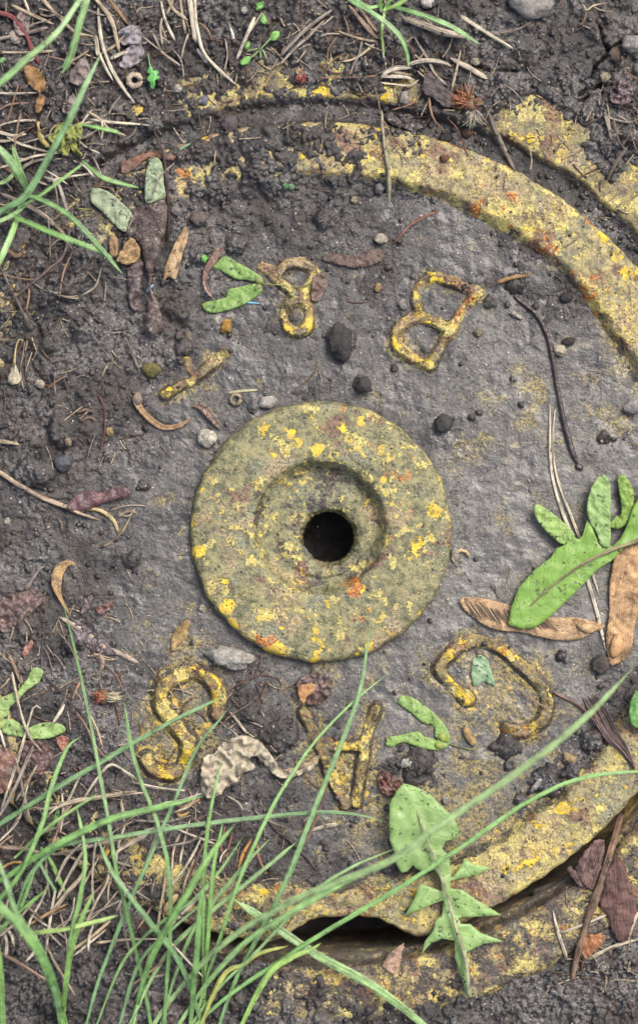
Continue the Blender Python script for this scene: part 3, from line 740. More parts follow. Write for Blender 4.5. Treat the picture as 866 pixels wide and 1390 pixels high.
def sheet(name, outline, mid=None, mat='leaf', color=(.1, .3, .05, 1), parent=None, h=1.5, bulge=2.0, crumple=1.0, csize=22, thick=.8, smooth_out=True, step=None, fold=0.0, curl=0.0, tiltv=None, seed=0, follow=.5, jag=.6):
    """A leaf, wing or flake from its outline: meshed inside, bulged, creased and given thickness."""
    O = np.array(outline, float)
    size = max(np.ptp(O[:, 0]), np.ptp(O[:, 1]))
    step = step or max(1.9, size / 26)
    if smooth_out:
        Q = catmull(np.vstack([O, O[:1]]), max(16, int(3.0 * size / step)))[:-1]
    else:
        pts = []
        for a, b in zip(O, np.roll(O, -1, 0)):
            k = max(1, int(np.hypot(*(b - a)) / (step * 1.1)))
            for i in range(k): pts.append(a + (b - a) * i / k)
        Q = np.array(pts)
    if jag:
        Q = Q + jag * np.stack([perlin(Q[:, 0] / 4 + seed, Q[:, 1] / 4, 7), perlin(Q[:, 0] / 4, Q[:, 1] / 4 + seed, 8)], 1)
    gx, gy = np.meshgrid(np.arange(Q[:, 0].min(), Q[:, 0].max(), step), np.arange(Q[:, 1].min(), Q[:, 1].max(), step * .87))
    gx = gx + (np.arange(gx.shape[0]) % 2)[:, None] * step / 2
    gx, gy = gx.ravel(), gy.ravel()
    ok = inside(gx, gy, Q)
    gx, gy = gx[ok], gy[ok]
    if len(gx):
        de = seg_dist(gx, gy, np.vstack([Q, Q[:1]])); gx, gy = gx[de > step * .55], gy[de > step * .55]
    A = np.vstack([Q, np.stack([gx, gy], 1)]) if len(gx) else Q
    nq = len(Q)
    res = delaunay_2d_cdt([Vector((p[0], p[1])) for p in A], [(i, (i + 1) % nq) for i in range(nq)], [], 1, 1e-4)
    V2 = np.array([(v[0], v[1]) for v in res[0]]); tris = [tuple(f) for f in res[2]]
    edge = seg_dist(V2[:, 0], V2[:, 1], np.vstack([Q, Q[:1]]))
    mid = mid or [tuple(Q[np.argmin(Q[:, 1])]), tuple(Q[np.argmax(Q[:, 1])])]
    M = catmull(mid, 24)
    dm = np.hypot(V2[:, 0][:, None] - M[:, 0], V2[:, 1][:, None] - M[:, 1])
    k = dm.argmin(1)
    cum = np.concatenate([[0], np.cumsum(np.hypot(*np.diff(M, axis=0).T))])
    tang = np.gradient(M, axis=0)[k]
    across = np.sign(tang[:, 0] * (V2[:, 1] - M[k, 1]) - tang[:, 1] * (V2[:, 0] - M[k, 0])) * dm.min(1)
    tu = tang / np.maximum(np.linalg.norm(tang, axis=1), 1e-6)[:, None]
    along = cum[k] + (tu * (V2 - M[k])).sum(1)
    wmax = max(edge.max(), 1e-3); amax = max(np.abs(across).max(), 1e-3)
    g = gz(V2[:, 0], V2[:, 1])
    base = np.percentile(g, 75)
    gs = base * (1 - follow) + follow * np.maximum(g, base - 8)
    en = np.clip(edge / wmax, 0, 1)
    nn = fbm(V2[:, 0] + 31 * seed, V2[:, 1] + O[0, 0], csize, 3, 20 + seed)
    z = gs + h + .75 * bulge * (1 - np.clip(np.abs(across) / amax, 0, 1) ** 2) + fold * np.abs(across) / amax + curl * (across / amax) ** 2
    z = z + crumple * (1.7 * (1 - 2.4 * np.abs(nn)) + .9 * perlin(V2[:, 0] / 9 + seed, V2[:, 1] / 9, 33) * (1 - en))
    if tiltv is not None:
        z = z + tiltv[0] * (along / cum[-1]) + tiltv[1] * (across / amax)
    z = np.maximum(z, g + .8)
    N = len(V2)
    V = np.vstack([np.column_stack([V2, z]), np.column_stack([V2, z - thick])])
    up = []
    for a, b_, c_ in [t for t in tris if len(t) == 3]:
        ar = (V2[b_, 0] - V2[a, 0]) * (V2[c_, 1] - V2[a, 1]) - (V2[b_, 1] - V2[a, 1]) * (V2[c_, 0] - V2[a, 0])
        up.append((a, c_, b_) if ar > 0 else (a, b_, c_))
    cnt = {}
    for t in up:
        for e in ((t[0], t[1]), (t[1], t[2]), (t[2], t[0])):
            cnt[e] = cnt.get(e, 0) + 1
    F = list(up) + [(c_ + N, b_ + N, a + N) for a, b_, c_ in up]
    for (a, b_) in cnt:
        if (b_, a) not in cnt: F.append((b_, a, a + N, b_ + N))
    uv = np.column_stack([along, across]) / 100
    return mesh_obj(name, V, F, MAT[mat], parent, color, np.vstack([uv, uv]))

_ico = {}
def ico(sub):
    if sub not in _ico:
        bm = bmesh.new(); bmesh.ops.create_icosphere(bm, subdivisions=sub, radius=1.0)
        _ico[sub] = (np.array([v.co[:] for v in bm.verts]), np.array([[v.index for v in f.verts] for f in bm.faces])); bm.free()
    return _ico[sub]

def lump(name, px, py, rx, ry, rz=None, rot=0.0, mat='stone', color=(.4, .4, .38, 1), parent=None, rough=.22, sub=3, seed=0, sink=.42, facet=.28, h=0.0):
    V, F = ico(sub); V = V.copy()
    s = seed + int(px * 3 + py * 7)
    q = V * 1.7 + s % 97
    n = perlin(q[:, 0] + q[:, 2] * .7, q[:, 1] - q[:, 2] * .5, s % 50) + .5 * perlin(q[:, 0] * 2.3 - q[:, 2], q[:, 1] * 2.3 + q[:, 2] * 1.3, 3)
    if facet:
        rg = np.random.default_rng(s)
        for _ in range(9):
            nv = rg.normal(size=3); nv /= np.linalg.norm(nv); dd = V @ nv; lim = 1 - facet * rg.random()
            V = V - np.clip(dd - lim, 0, None)[:, None] * nv
    V = V * (1 + rough * n)[:, None]
    rz = rz or min(rx, ry) * .75
    c, s_ = math.cos(math.radians(rot)), math.sin(math.radians(rot))
    x = V[:, 0] * rx; y = V[:, 1] * ry; z = V[:, 2] * rz
    g = float(gz(px, py)[0])
    W = np.stack([px + x * c - y * s_, py + x * s_ + y * c, g + h + rz * (1 - sink) + z], 1)
    return mesh_obj(name, W, F[:, ::-1].copy(), MAT[mat], parent, color)

S_TAN, S_PALE, S_GREY, S_BROWN = C(190, 172, 140), C(214, 204, 180), C(158, 148, 134), C(150, 116, 84)
# ------------------------------------------------------------------ dandelion leaves
def dandelion(outline, mid, label, h, color, fold=0.0, rib=(7, 3), bulge=4.0, tilt=None, crumple=1.4):
    t = holder("dandelion_leaf", mid[0][0], mid[0][1], 0, label, "leaf")
    sheet("blade", outline, mid, 'leaf', color, t, h=h, bulge=bulge, crumple=crumple, csize=45, smooth_out=False, step=5.0, fold=fold, follow=.15, tiltv=tilt, jag=.5)
    return t

o1 = [(548, 1063), (563, 1067), (583, 1077), (599, 1094), (616, 1110), (621, 1121), (626, 1131), (619, 1138), (605, 1142), (600, 1152), (610, 1163), (611, 1180), (612, 1192), (621, 1182), (630, 1166), (646, 1174), (668, 1178), (646, 1188), (624, 1192), (611, 1196), (610, 1206), (627, 1208), (646, 1221), (680, 1242), (652, 1244), (622, 1246), (624, 1254), (638, 1254), (652, 1266), (684, 1278), (657, 1281), (633, 1292), (634, 1320), (640, 1352), (634, 1353), (624, 1320), (617, 1299), (617, 1277), (599, 1274), (583, 1282), (571, 1296), (577, 1277), (588, 1263), (591, 1249), (600, 1242), (602, 1222), (585, 1228), (549, 1243), (560, 1224), (570, 1199), (591, 1207), (600, 1210), (599, 1196), (590, 1180), (577, 1184), (566, 1180), (560, 1174), (553, 1183), (545, 1185), (538, 1174), (535, 1157), (529, 1141), (528, 1113), (529, 1091), (538, 1074)]
m1 = [(558, 1080), (562, 1092), (577, 1133), (594, 1177), (605, 1210), (619, 1260), (631, 1300), (637, 1352)]
d1 = dandelion(o1, m1, "toothed green dandelion leaf reaching over the lower rim", 17, C(166, 206, 122), tilt=(-8, 2))
strand("midrib", m1, [2, 4, 5, 6, 7, 7], 'straw', C(170, 178, 132), d1, .5, zabs=[float(gz(560, 1095)[0]) + 27, 43, 45, 42, 40, 38], ends=(.3, .8))
o2 = [(690, 848), (693, 825), (705, 796), (724, 775), (748, 756), (755, 744), (767, 739), (777, 727), (784, 732), (790, 727), (796, 706), (803, 715), (812, 739), (831, 741), (841, 732), (850, 715), (858, 690), (872, 664), (900, 650), (905, 720), (880, 728), (862, 736), (848, 742), (831, 760), (812, 772), (793, 791), (774, 810), (755, 829), (738, 844), (722, 853), (703, 853)]
m2 = [(698, 845), (740, 803), (790, 766), (826, 748), (866, 733), (905, 712)]
d2 = dandelion(o2, m2, "broad smooth green dandelion leaf lying over dry maple keys", 9, C(148, 196, 84), fold=3, tilt=(4, -2))
strand("midrib", m2, [1.5, 3, 4, 5.5, 7, 7], 'straw', C(150, 142, 104), d2, .5, zabs=[float(gz(700, 840)[0]) + 9.5, 17.5, 19, 19.5, 20, 21], ends=(.2, .8))
o = sheet("plantain_leaf", [(853, 968), (856, 950), (864, 938), (880, 930), (905, 935), (910, 965), (890, 985), (866, 988), (856, 982)], [(853, 975), (910, 950)], 'leaf', C(120, 182, 92), h=14, bulge=5, follow=.2)
tag(o, "rounded green leaf tip poking in at the frame edge below the tan key", "leaf")

# ------------------------------------------------------------------ maple keys
def samara(label, wings, seeds, color, mat='wing', stem=None, h=1.5, seedcol=None, group=None, crumple=1.0, name="maple_key", curl=1.5):
    first = wings[0][0][0]
    if len(wings) == 1 and not seeds and not stem:
        return tag(sheet("maple_key_wing", wings[0][0], wings[0][1], mat, color, None, h=h, bulge=2.0, crumple=crumple, csize=18, step=2.4, curl=curl, jag=.5, follow=.35), label, "maple key", group)
    t = holder(name, first[0], first[1], float(gz(*first)[0]), label, "maple key", group)
    for i, (outl, mid) in enumerate(wings):
        sheet("wing", outl, mid, mat, color, t, h=h + i * .8, bulge=2.0, crumple=crumple, csize=18, step=3.2, curl=curl, seed=i, jag=.35, follow=.35)
    for (sx, sy, rx, ry, rot) in seeds:
        lump("seed", sx, sy, rx, ry, min(rx, ry) * .55, rot, 'wing' if mat == 'wing' else 'dry', seedcol or color, t, .1, 2, sink=.2, h=h)
    if stem:
        strand("stem", stem, 2.4, 'straw', C(150, 150, 80), t, .8, h=1)
    return t

samara("bright green double maple key with a thread stem, beside the looped letter",
       [([(287, 362), (306, 348), (322, 356), (342, 367), (357, 378), (351, 383), (335, 380), (319, 378), (303, 369)], [(357, 380), (287, 358)]),
        ([(274, 414), (280, 410), (306, 404), (309, 394), (326, 389), (351, 385), (356, 394), (342, 407), (322, 417), (296, 424), (280, 423)], [(356, 388), (274, 416)])],
       [(352, 381, 7, 5, 20), (350, 390, 7, 5, -20)], C(146, 190, 92), stem=[(356, 385), (380, 387), (406, 389), (426, 383)], seedcol=C(150, 160, 90))
samara("green double maple key bent like a hook, below the hub on the right",
       [([(539, 953), (545, 944), (560, 947), (578, 959), (593, 972), (605, 987), (611, 1005), (604, 1014), (590, 999), (589, 987), (572, 980), (560, 969), (550, 962)], [(608, 1008), (590, 975), (542, 950)]),
        ([(523, 1010), (526, 1001), (542, 998), (566, 993), (575, 999), (590, 1004), (608, 1011), (596, 1018), (575, 1016), (557, 1010), (545, 1008), (530, 1014)], [(608, 1010), (565, 1004), (523, 1006)])],
       [(600, 1001, 7, 6, 60), (596, 1012, 7, 5, 10)], C(158, 200, 100), stem=[(609, 1010), (628, 1015), (642, 1018), (655, 1010)], seedcol=C(172, 190, 70))
samara("pale green double maple key at the far left with spread wings",
       [([(59, 910), (52, 906), (44, 909), (35, 925), (23, 937), (0, 948), (-12, 955), (-8, 975), (9, 972), (14, 960), (25, 951), (37, 937), (51, 928), (58, 917)], [(-6, 968), (20, 942), (55, 908)]),
        ([(-6, 980), (12, 976), (25, 980), (37, 988), (51, 983), (67, 980), (85, 984), (90, 991), (83, 996), (67, 1002), (46, 1003), (23, 999), (5, 995)], [(-6, 986), (40, 994), (90, 990)])],
       [(-2, 972, 9, 7, 40), (0, 984, 9, 6, 10)], C(168, 206, 116), seedcol=C(176, 196, 110))
samara("whitish green dead key wing with dark spots pointing at the dark leaf",
       [([(122, 263), (128, 254), (149, 261), (166, 275), (180, 291), (178, 305), (170, 315), (156, 305), (139, 287), (125, 275)], [(124, 262), (175, 303)])], [], C(182, 200, 160), stem=[(128, 284), (114, 284), (103, 282)], h=4)
samara("upright whitish green key wing with ragged holes beside the dark twig",
       [([(204, 218), (213, 214), (220, 222), (223, 249), (225, 267), (215, 272), (199, 275), (197, 254), (199, 232)], [(212, 215), (210, 275)])], [], C(172, 194, 152), h=4)
samara("left of two fresh green key wings at the broad leaf's edge",
       [([(724, 689), (731, 685), (755, 701), (777, 722), (777, 732), (767, 739), (755, 734), (738, 718), (727, 703)], [(725, 687), (772, 735)])], [], C(170, 210, 104), h=14)
samara("tall rounded green key wing standing on the broad leaf",
       [([(798, 677), (803, 660), (815, 645), (824, 648), (828, 663), (828, 703), (827, 740), (815, 740), (810, 725), (800, 708), (796, 691)], [(816, 646), (821, 740)])], [], C(164, 204, 116), h=17)
samara("twisted yellow green key beside the tall rounded wing",
       [([(837, 646), (845, 644), (856, 658), (860, 675), (857, 696), (845, 715), (831, 717), (828, 710), (836, 701), (842, 698), (843, 687), (840, 668)], [(840, 646), (852, 680), (832, 714)])], [], C(146, 188, 70), h=10, crumple=2)
samara("small pale green wing scrap inside the open curved letter",
       [([(641, 896), (650, 889), (660, 894), (665, 906), (672, 930), (664, 929), (655, 925), (643, 932), (639, 914)], [(650, 890), (655, 928)])], [], C(160, 196, 150), h=1.5)
KEY1 = samara("tan dry maple key with frayed veined wing lying under the broad leaf",
       [([(622, 816), (632, 810), (655, 812), (690, 821), (722, 834), (752, 838), (780, 838), (806, 844), (821, 850), (806, 858), (785, 868), (760, 869), (733, 865), (705, 858), (680, 856), (660, 850), (642, 838), (630, 828)], [(820, 847), (760, 836), (690, 818), (622, 808)])],
       [(796, 852, 15, 8, 8)], C(206, 170, 122), 'drywing', h=2.5, seedcol=C(214, 178, 120), curl=3)
for i in range(44):
    f_ = i / 43
    x0, y0 = 632 + 112 * f_ + random.uniform(-3, 3), 815 + 26 * f_ + random.uniform(-2, 3)
    L = (24 - 10 * f_) * random.uniform(.7, 1.1)
    strand("fringe", [(x0, y0), (x0 + 3 + L * .25, y0 + L * .55), (x0 + 10 + L * .3, y0 + L * 1.1)], [1.8, 1.8, 1.0], 'fibre', random.choice((C(98, 80, 66), C(130, 108, 86), C(196, 168, 132))), KEY1, .7, h=7.5, sides=5, step=5)
samara("upright tan dry maple key with curved veins right of the broad leaf",
       [([(835, 746), (850, 741), (872, 740), (888, 752), (886, 790), (874, 815), (866, 830), (861, 850), (857, 877), (849, 894), (836, 901), (829, 903), (824, 888), (822, 865), (826, 834), (827, 791)], [(826, 902), (822, 850), (826, 790), (836, 742)])],
       [(836, 876, 9, 18, 12)], C(208, 166, 112), 'drywing', h=4, seedcol=C(208, 160, 100), curl=3)
samara("tan dry key husk right of the long dark leaf",
       [([(222, 381), (223, 367), (235, 336), (249, 310), (254, 308), (256, 319), (246, 353), (239, 378), (230, 376)], [(252, 309), (228, 380)])], [(235, 358, 6, 13, 25)], C(196, 164, 118), 'drywing', h=4, seedcol=C(200, 170, 126))
samara("small yellow brown key leaning at the hub's lower left",
       [([(232, 886), (233, 868), (240, 852), (250, 843), (258, 842), (256, 858), (248, 872), (238, 880)], [(254, 843), (234, 884)])], [(236, 878, 4, 7, 20)], C(176, 146, 86), 'drywing', h=2)

# ------------------------------------------------------------------ dead leaves, flakes and husks
def dead(name, label, outline, color, mat='dark', mid=None, cat="dead leaf", **k):
    k.setdefault("jag", 1.6); k["bulge"] = k.get("bulge", 2) * .6
    return tag(sheet(name, outline, mid, mat, color, **k), label, cat)
dead("dead_leaf", "long dark reddish brown curled leaf among pale keys", [(180, 287), (204, 277), (222, 271), (227, 281), (227, 302), (222, 330), (214, 352), (207, 374), (205, 392), (214, 410), (222, 438), (224, 446), (214, 454), (200, 450), (197, 430), (204, 402), (200, 374), (196, 352), (189, 330), (180, 322), (168, 334), (172, 312)], C(90, 68, 58), mid=[(222, 272), (200, 350), (212, 450)], h=5, bulge=7, crumple=3, csize=16, thick=1.2)
dead("dead_leaf", "greyish purple leaf strip below the round tan husk", [(173, 366), (185, 352), (196, 355), (192, 390), (190, 418), (184, 423), (178, 418), (174, 396)], C(98, 78, 78), mid=[(184, 355), (183, 422)], h=3, bulge=4, crumple=2)
dead("seed_husk", "round glossy tan husk on the long dark leaf", [(158, 354), (168, 334), (178, 323), (188, 332), (191, 346), (183, 357), (170, 359)], C(196, 160, 100), 'drywing', mid=[(160, 355), (186, 328)], cat="husk", h=11, bulge=7, crumple=.6)
dead("plant_scrap", "short blunt tan stalk piece left of the round husk", [(149, 320), (153, 318), (159, 321), (161, 334), (160, 346), (152, 348), (149, 336)], C(184, 150, 100), 'drywing', cat="stalk piece", h=8, bulge=5, crumple=.4)
dead("dead_leaf", "brown curled leaf strip across the top of the upright pale wing", [(164, 218), (177, 216), (194, 208), (214, 205), (239, 212), (230, 218), (208, 213), (194, 219), (180, 232), (166, 235)], C(140, 98, 74), 'dry', mid=[(165, 226), (200, 210), (238, 213)], h=4, bulge=5, crumple=1.5)
dead("dead_leaf", "shiny dark red leaf rolled up on the mud at left", [(91, 690), (97, 678), (114, 667), (138, 668), (158, 662), (174, 662), (176, 672), (160, 678), (138, 684), (116, 693), (100, 694)], C(104, 62, 66), mid=[(92, 690), (130, 675), (175, 667)], h=4, bulge=8, crumple=1.5)
dead("dead_leaf", "rust red rotting leaf pieces at the left frame edge", [(-8, 815), (15, 806), (30, 804), (44, 800), (58, 806), (62, 816), (52, 824), (38, 836), (22, 848), (10, 858), (-8, 850)], C(108, 80, 70), mid=[(-5, 835), (60, 812)], h=1.5, bulge=3, crumple=2.5, csize=14)
dead("dead_leaf", "rounded red brown leaf at the left frame edge below the pale key", [(-10, 1018), (6, 1014), (18, 1022), (25, 1036), (23, 1055), (12, 1072), (-4, 1078), (-12, 1070)], C(122, 78, 56), 'dark', mid=[(0, 1015), (2, 1078)], h=4, bulge=8, crumple=1.2)
dead("dead_leaf", "flattened brown grey leaf with torn ends above the letter B", [(436, 352), (446, 345), (465, 344), (484, 349), (498, 340), (512, 338), (522, 342), (519, 353), (502, 361), (480, 364), (462, 360), (448, 356)], C(112, 92, 82), 'dry', mid=[(437, 352), (480, 354), (521, 342)], h=1.5, bulge=3, crumple=2, csize=12)
dead("dead_leaf", "small brown leaf scrap caked with pale mud by the looped letter", [(424, 378), (432, 370), (441, 374), (445, 384), (440, 398), (430, 410), (422, 404)], C(126, 106, 92), 'dry', h=2, bulge=3, crumple=2)
dead("bark_flake", "flat dark grey brown bark flake lying below the grass at top", [(572, 119), (580, 97), (594, 108), (606, 120), (619, 133), (613, 144), (602, 144), (588, 133), (577, 127)], C(96, 86, 84), 'bark', cat="bark", h=9, bulge=3, crumple=1.2, mid=[(574, 118), (616, 140)])
dead("dead_leaf", "blackish rolled strip in the groove between rim and frame", [(520, 158), (532, 152), (552, 158), (572, 164), (584, 160), (578, 172), (562, 178), (546, 174), (530, 168)], C(64, 52, 48), mid=[(520, 158), (580, 166)], h=4, bulge=6, crumple=2)  # blackish strip laid into the groove
dead("bark_flake", "small purple brown bark flake leaning on the lower right twig", [(820, 1140), (807, 1141), (789, 1164), (781, 1185), (802, 1209), (807, 1201), (820, 1164)], C(118, 90, 84), 'bark', cat="bark", h=7, bulge=3, crumple=1, mid=[(815, 1140), (797, 1205)], thick=2.5, tiltv=(0, 5))
dead("bark_flake", "large reddish brown bark flake right of the lower twig", [(833, 1164), (846, 1172), (857, 1209), (864, 1230), (858, 1256), (849, 1277), (836, 1274), (823, 1243), (814, 1227), (820, 1206), (823, 1185)], C(112, 80, 72), 'bark', cat="bark", h=7, bulge=4, crumple=1.2, mid=[(836, 1165), (846, 1276)], thick=2.5, tiltv=(0, -4))
dead("bark_flake", "curled dark bark strip beside the small bark flake", [(768, 1178), (775, 1176), (784, 1188), (792, 1200), (788, 1204), (776, 1192)], C(112, 88, 80), 'bark', cat="bark", h=8, bulge=3, crumple=.5)
dead("dead_leaf", "orange brown leaf piece at the bottom right corner", [(786, 1290), (794, 1272), (808, 1268), (821, 1270), (818, 1280), (806, 1292), (794, 1302)], C(170, 110, 56), 'dry', h=5, bulge=4, crumple=1.5)
dead("dead_leaf", "blunt pinkish brown leaf tip in the dark notch below the rim", [(518, 1312), (526, 1297), (540, 1286), (548, 1280), (546, 1294), (542, 1310), (535, 1322)], C(176, 142, 118), 'dry', h=4, bulge=3, crumple=.8)
dead("dead_leaf", "brown and yellow curled leaf under the top left grass", [(33, 92), (40, 88), (52, 94), (61, 106), (62, 120), (56, 127), (62, 133), (57, 150), (49, 152), (50, 136), (54, 127), (44, 120), (36, 108)], C(166, 124, 66), 'dry', mid=[(36, 90), (55, 120), (53, 150)], h=6, bulge=6, crumple=2)
dead("dead_leaf", "grey brown withered leaf scrap beside the cut grass blade", [(95, 98), (106, 84), (116, 78), (122, 92), (118, 108), (108, 116), (96, 112)], C(150, 136, 130), 'dry', h=4, bulge=3, crumple=2)
dead("dead_leaf", "pinkish grey withered leaf scrap near the top left corner", [(18, 30), (28, 16), (38, 18), (41, 36), (32, 48), (22, 44)], C(150, 132, 126), 'dry', h=4, bulge=3, crumple=2)
dead("dead_leaf", "grey withered leaf scrap below the long left grass blade", [(84, 146), (94, 132), (102, 128), (104, 142), (96, 154), (88, 154)], C(146, 132, 128), 'dry', h=4, bulge=3, crumple=2)
dead("leaf_scrap", "ragged violet grey flake with a crease near the pale straw", [(160, 44), (172, 36), (190, 36), (192, 56), (182, 60), (166, 60)], C(160, 154, 160), 'dry', cat="leaf scrap", h=5, bulge=2, crumple=2)
dead("leaf_scrap", "violet grey flake beside the hollow stem ring", [(172, 66), (186, 56), (196, 68), (192, 82), (176, 92), (162, 90), (166, 80)], C(154, 146, 152), 'dry', cat="leaf scrap", h=4, bulge=2, crumple=2)
dead("dead_leaf", "yellow green wilted leaf tangled in the left grass tuft", [(64, 186), (72, 182), (78, 170), (86, 166), (84, 178), (94, 174), (106, 166), (112, 172), (110, 190), (104, 186), (106, 200), (112, 212), (102, 210), (96, 200), (92, 212), (80, 206), (84, 194), (74, 196)], C(178, 190, 96), 'leaf', h=8, bulge=2, crumple=4, csize=14, mid=[(66, 186), (90, 188), (110, 196)])
dead("dead_leaf", "yellowing narrow leaf curling left of the wilted leaf", [(50, 164), (54, 166), (56, 180), (64, 192), (68, 200), (60, 198), (52, 186)], C(180, 160, 84), 'dry', h=8, bulge=2, crumple=1)
dead("dead_leaf", "dark glossy leaf scrap with red and blue tones at upper right", [(827, 122), (834, 110), (846, 110), (858, 118), (864, 130), (852, 140), (838, 142), (827, 136)], C(110, 84, 88), 'dark', h=3, bulge=4, crumple=3, csize=12)
dead("seed_pod", "brown split seed pod below the hub", [(401, 930), (410, 918), (424, 914), (440, 916), (451, 926), (448, 942), (438, 954), (424, 958), (410, 950)], C(92, 62, 50), mid=[(402, 930), (450, 934)], cat="seed pod", h=3, bulge=9, crumple=2)
dead("leaf_scrap", "orange tan scrap folded into the brown seed pod", [(403, 932), (412, 929), (427, 928), (428, 938), (418, 944), (412, 956), (407, 948)], C(186, 134, 76), 'dry', cat="leaf scrap", h=13, bulge=2, crumple=1)
dead("dead_leaf", "dark red brown crumpled leaf above the toothed dandelion leaf", [(513, 1052), (518, 1046), (530, 1050), (542, 1058), (548, 1066), (540, 1078), (524, 1080), (514, 1068)], C(104, 56, 40), h=3, bulge=5, crumple=3, csize=12)
dead("dead_leaf", "grey crumpled dry leaf folded like cloth at lower left of the cover", [(271, 1062), (274, 1040), (280, 1026), (292, 1022), (300, 1010), (314, 1003), (330, 998), (346, 1003), (360, 1014), (372, 1030), (382, 1044), (402, 1046), (428, 1036), (424, 1044), (402, 1054), (382, 1056), (368, 1048), (356, 1034), (346, 1026), (338, 1032), (346, 1042), (330, 1050), (322, 1062), (306, 1070), (298, 1080), (280, 1082)], C(196, 186, 160), 'dry', mid=[(278, 1078), (305, 1030), (345, 1012), (375, 1045), (427, 1039)], h=6, bulge=2, crumple=4.5, csize=26, thick=1.2, step=2.4, follow=.3, curl=4)
dead("leaf_scrap", "tan pointed dry scrap on the mud left of the letter A", [(380, 1046), (402, 1040), (418, 1034), (434, 1024), (430, 1036), (414, 1048), (396, 1052)], C(178, 158, 124), 'dry', cat="leaf scrap", h=2, bulge=2, crumple=1.5)
for lab, ol, cc in [("dark purplish flat leaf under the grey flattened straw", [(96, 838), (112, 846), (134, 862), (150, 876), (158, 890), (140, 888), (120, 880), (104, 868)], C(96, 86, 92)),
                    ("dark rotten leaf below the pale left key", [(26, 1010), (44, 1004), (62, 1010), (72, 1024), (64, 1044), (46, 1060), (30, 1064), (28, 1040)], C(104, 66, 60)),
                    ("orange brown torn scrap touching the pale left key", [(76, 1002), (88, 998), (94, 1006), (90, 1020), (82, 1018)], C(150, 84, 54)),
                    ("small purple leaf scrap standing by the curled tan blade", [(110, 832), (114, 818), (122, 804), (126, 812), (122, 824), (114, 834)], C(110, 90, 92)),
                    ("reddish scrap pressed in mud near the left flower head", [(130, 826), (142, 820), (152, 814), (154, 822), (144, 832), (134, 834)], C(110, 68, 58)),
                    ("narrow rusty leaf scrap left of the curled tan blade's foot", [(30, 888), (36, 876), (44, 868), (46, 874), (40, 886), (34, 894)], C(150, 96, 74)),
                    ("dark flat leaf in the grass at bottom left", [(106, 1040), (124, 1034), (140, 1040), (146, 1056), (132, 1068), (114, 1064)], C(92, 76, 80)),
                    ("dark leaf at the frame edge under the bottom right straw", [(846, 1254), (858, 1240), (872, 1236), (878, 1260), (866, 1276), (852, 1272)], C(96, 70, 66))]:
    dead("dead_leaf", lab, ol, cc, 'dark', h=1.2, bulge=2.5, crumple=2, csize=14)
for lab, pts, w, cc, mt, hh in [
    ("brown curled leaf strip hugging the bright green key", [(301, 336), (292, 349), (280, 368), (279, 388), (289, 404)], [9, 10, 8, 7, 5], C(128, 88, 68), 'dark', 5),
    ("tan leaf curling like a sickle over the grey straw", [(104, 766), (92, 764), (80, 776), (77, 795), (84, 815), (97, 836)], [4, 11, 13, 9, 6, 3], C(190, 154, 96), 'dry', 6),
    ("brown curled husk pointing at the hub from the left", [(183, 540), (192, 556), (207, 571), (222, 580), (243, 578), (262, 566)], [9, 11, 10, 8, 8, 4], C(164, 130, 88), 'dry', 3),
    ("dark brown rolled stub beside the small white stone", [(262, 550), (275, 553), (288, 566), (300, 583)], [10, 13, 12, 8], C(120, 84, 58), 'dark', 4)]:
    tag(strand("dead_leaf", pts, w, mt, cc, None, .13, h=hh, fold=.85, jit=.16, tilt=.25), lab, "dead leaf")

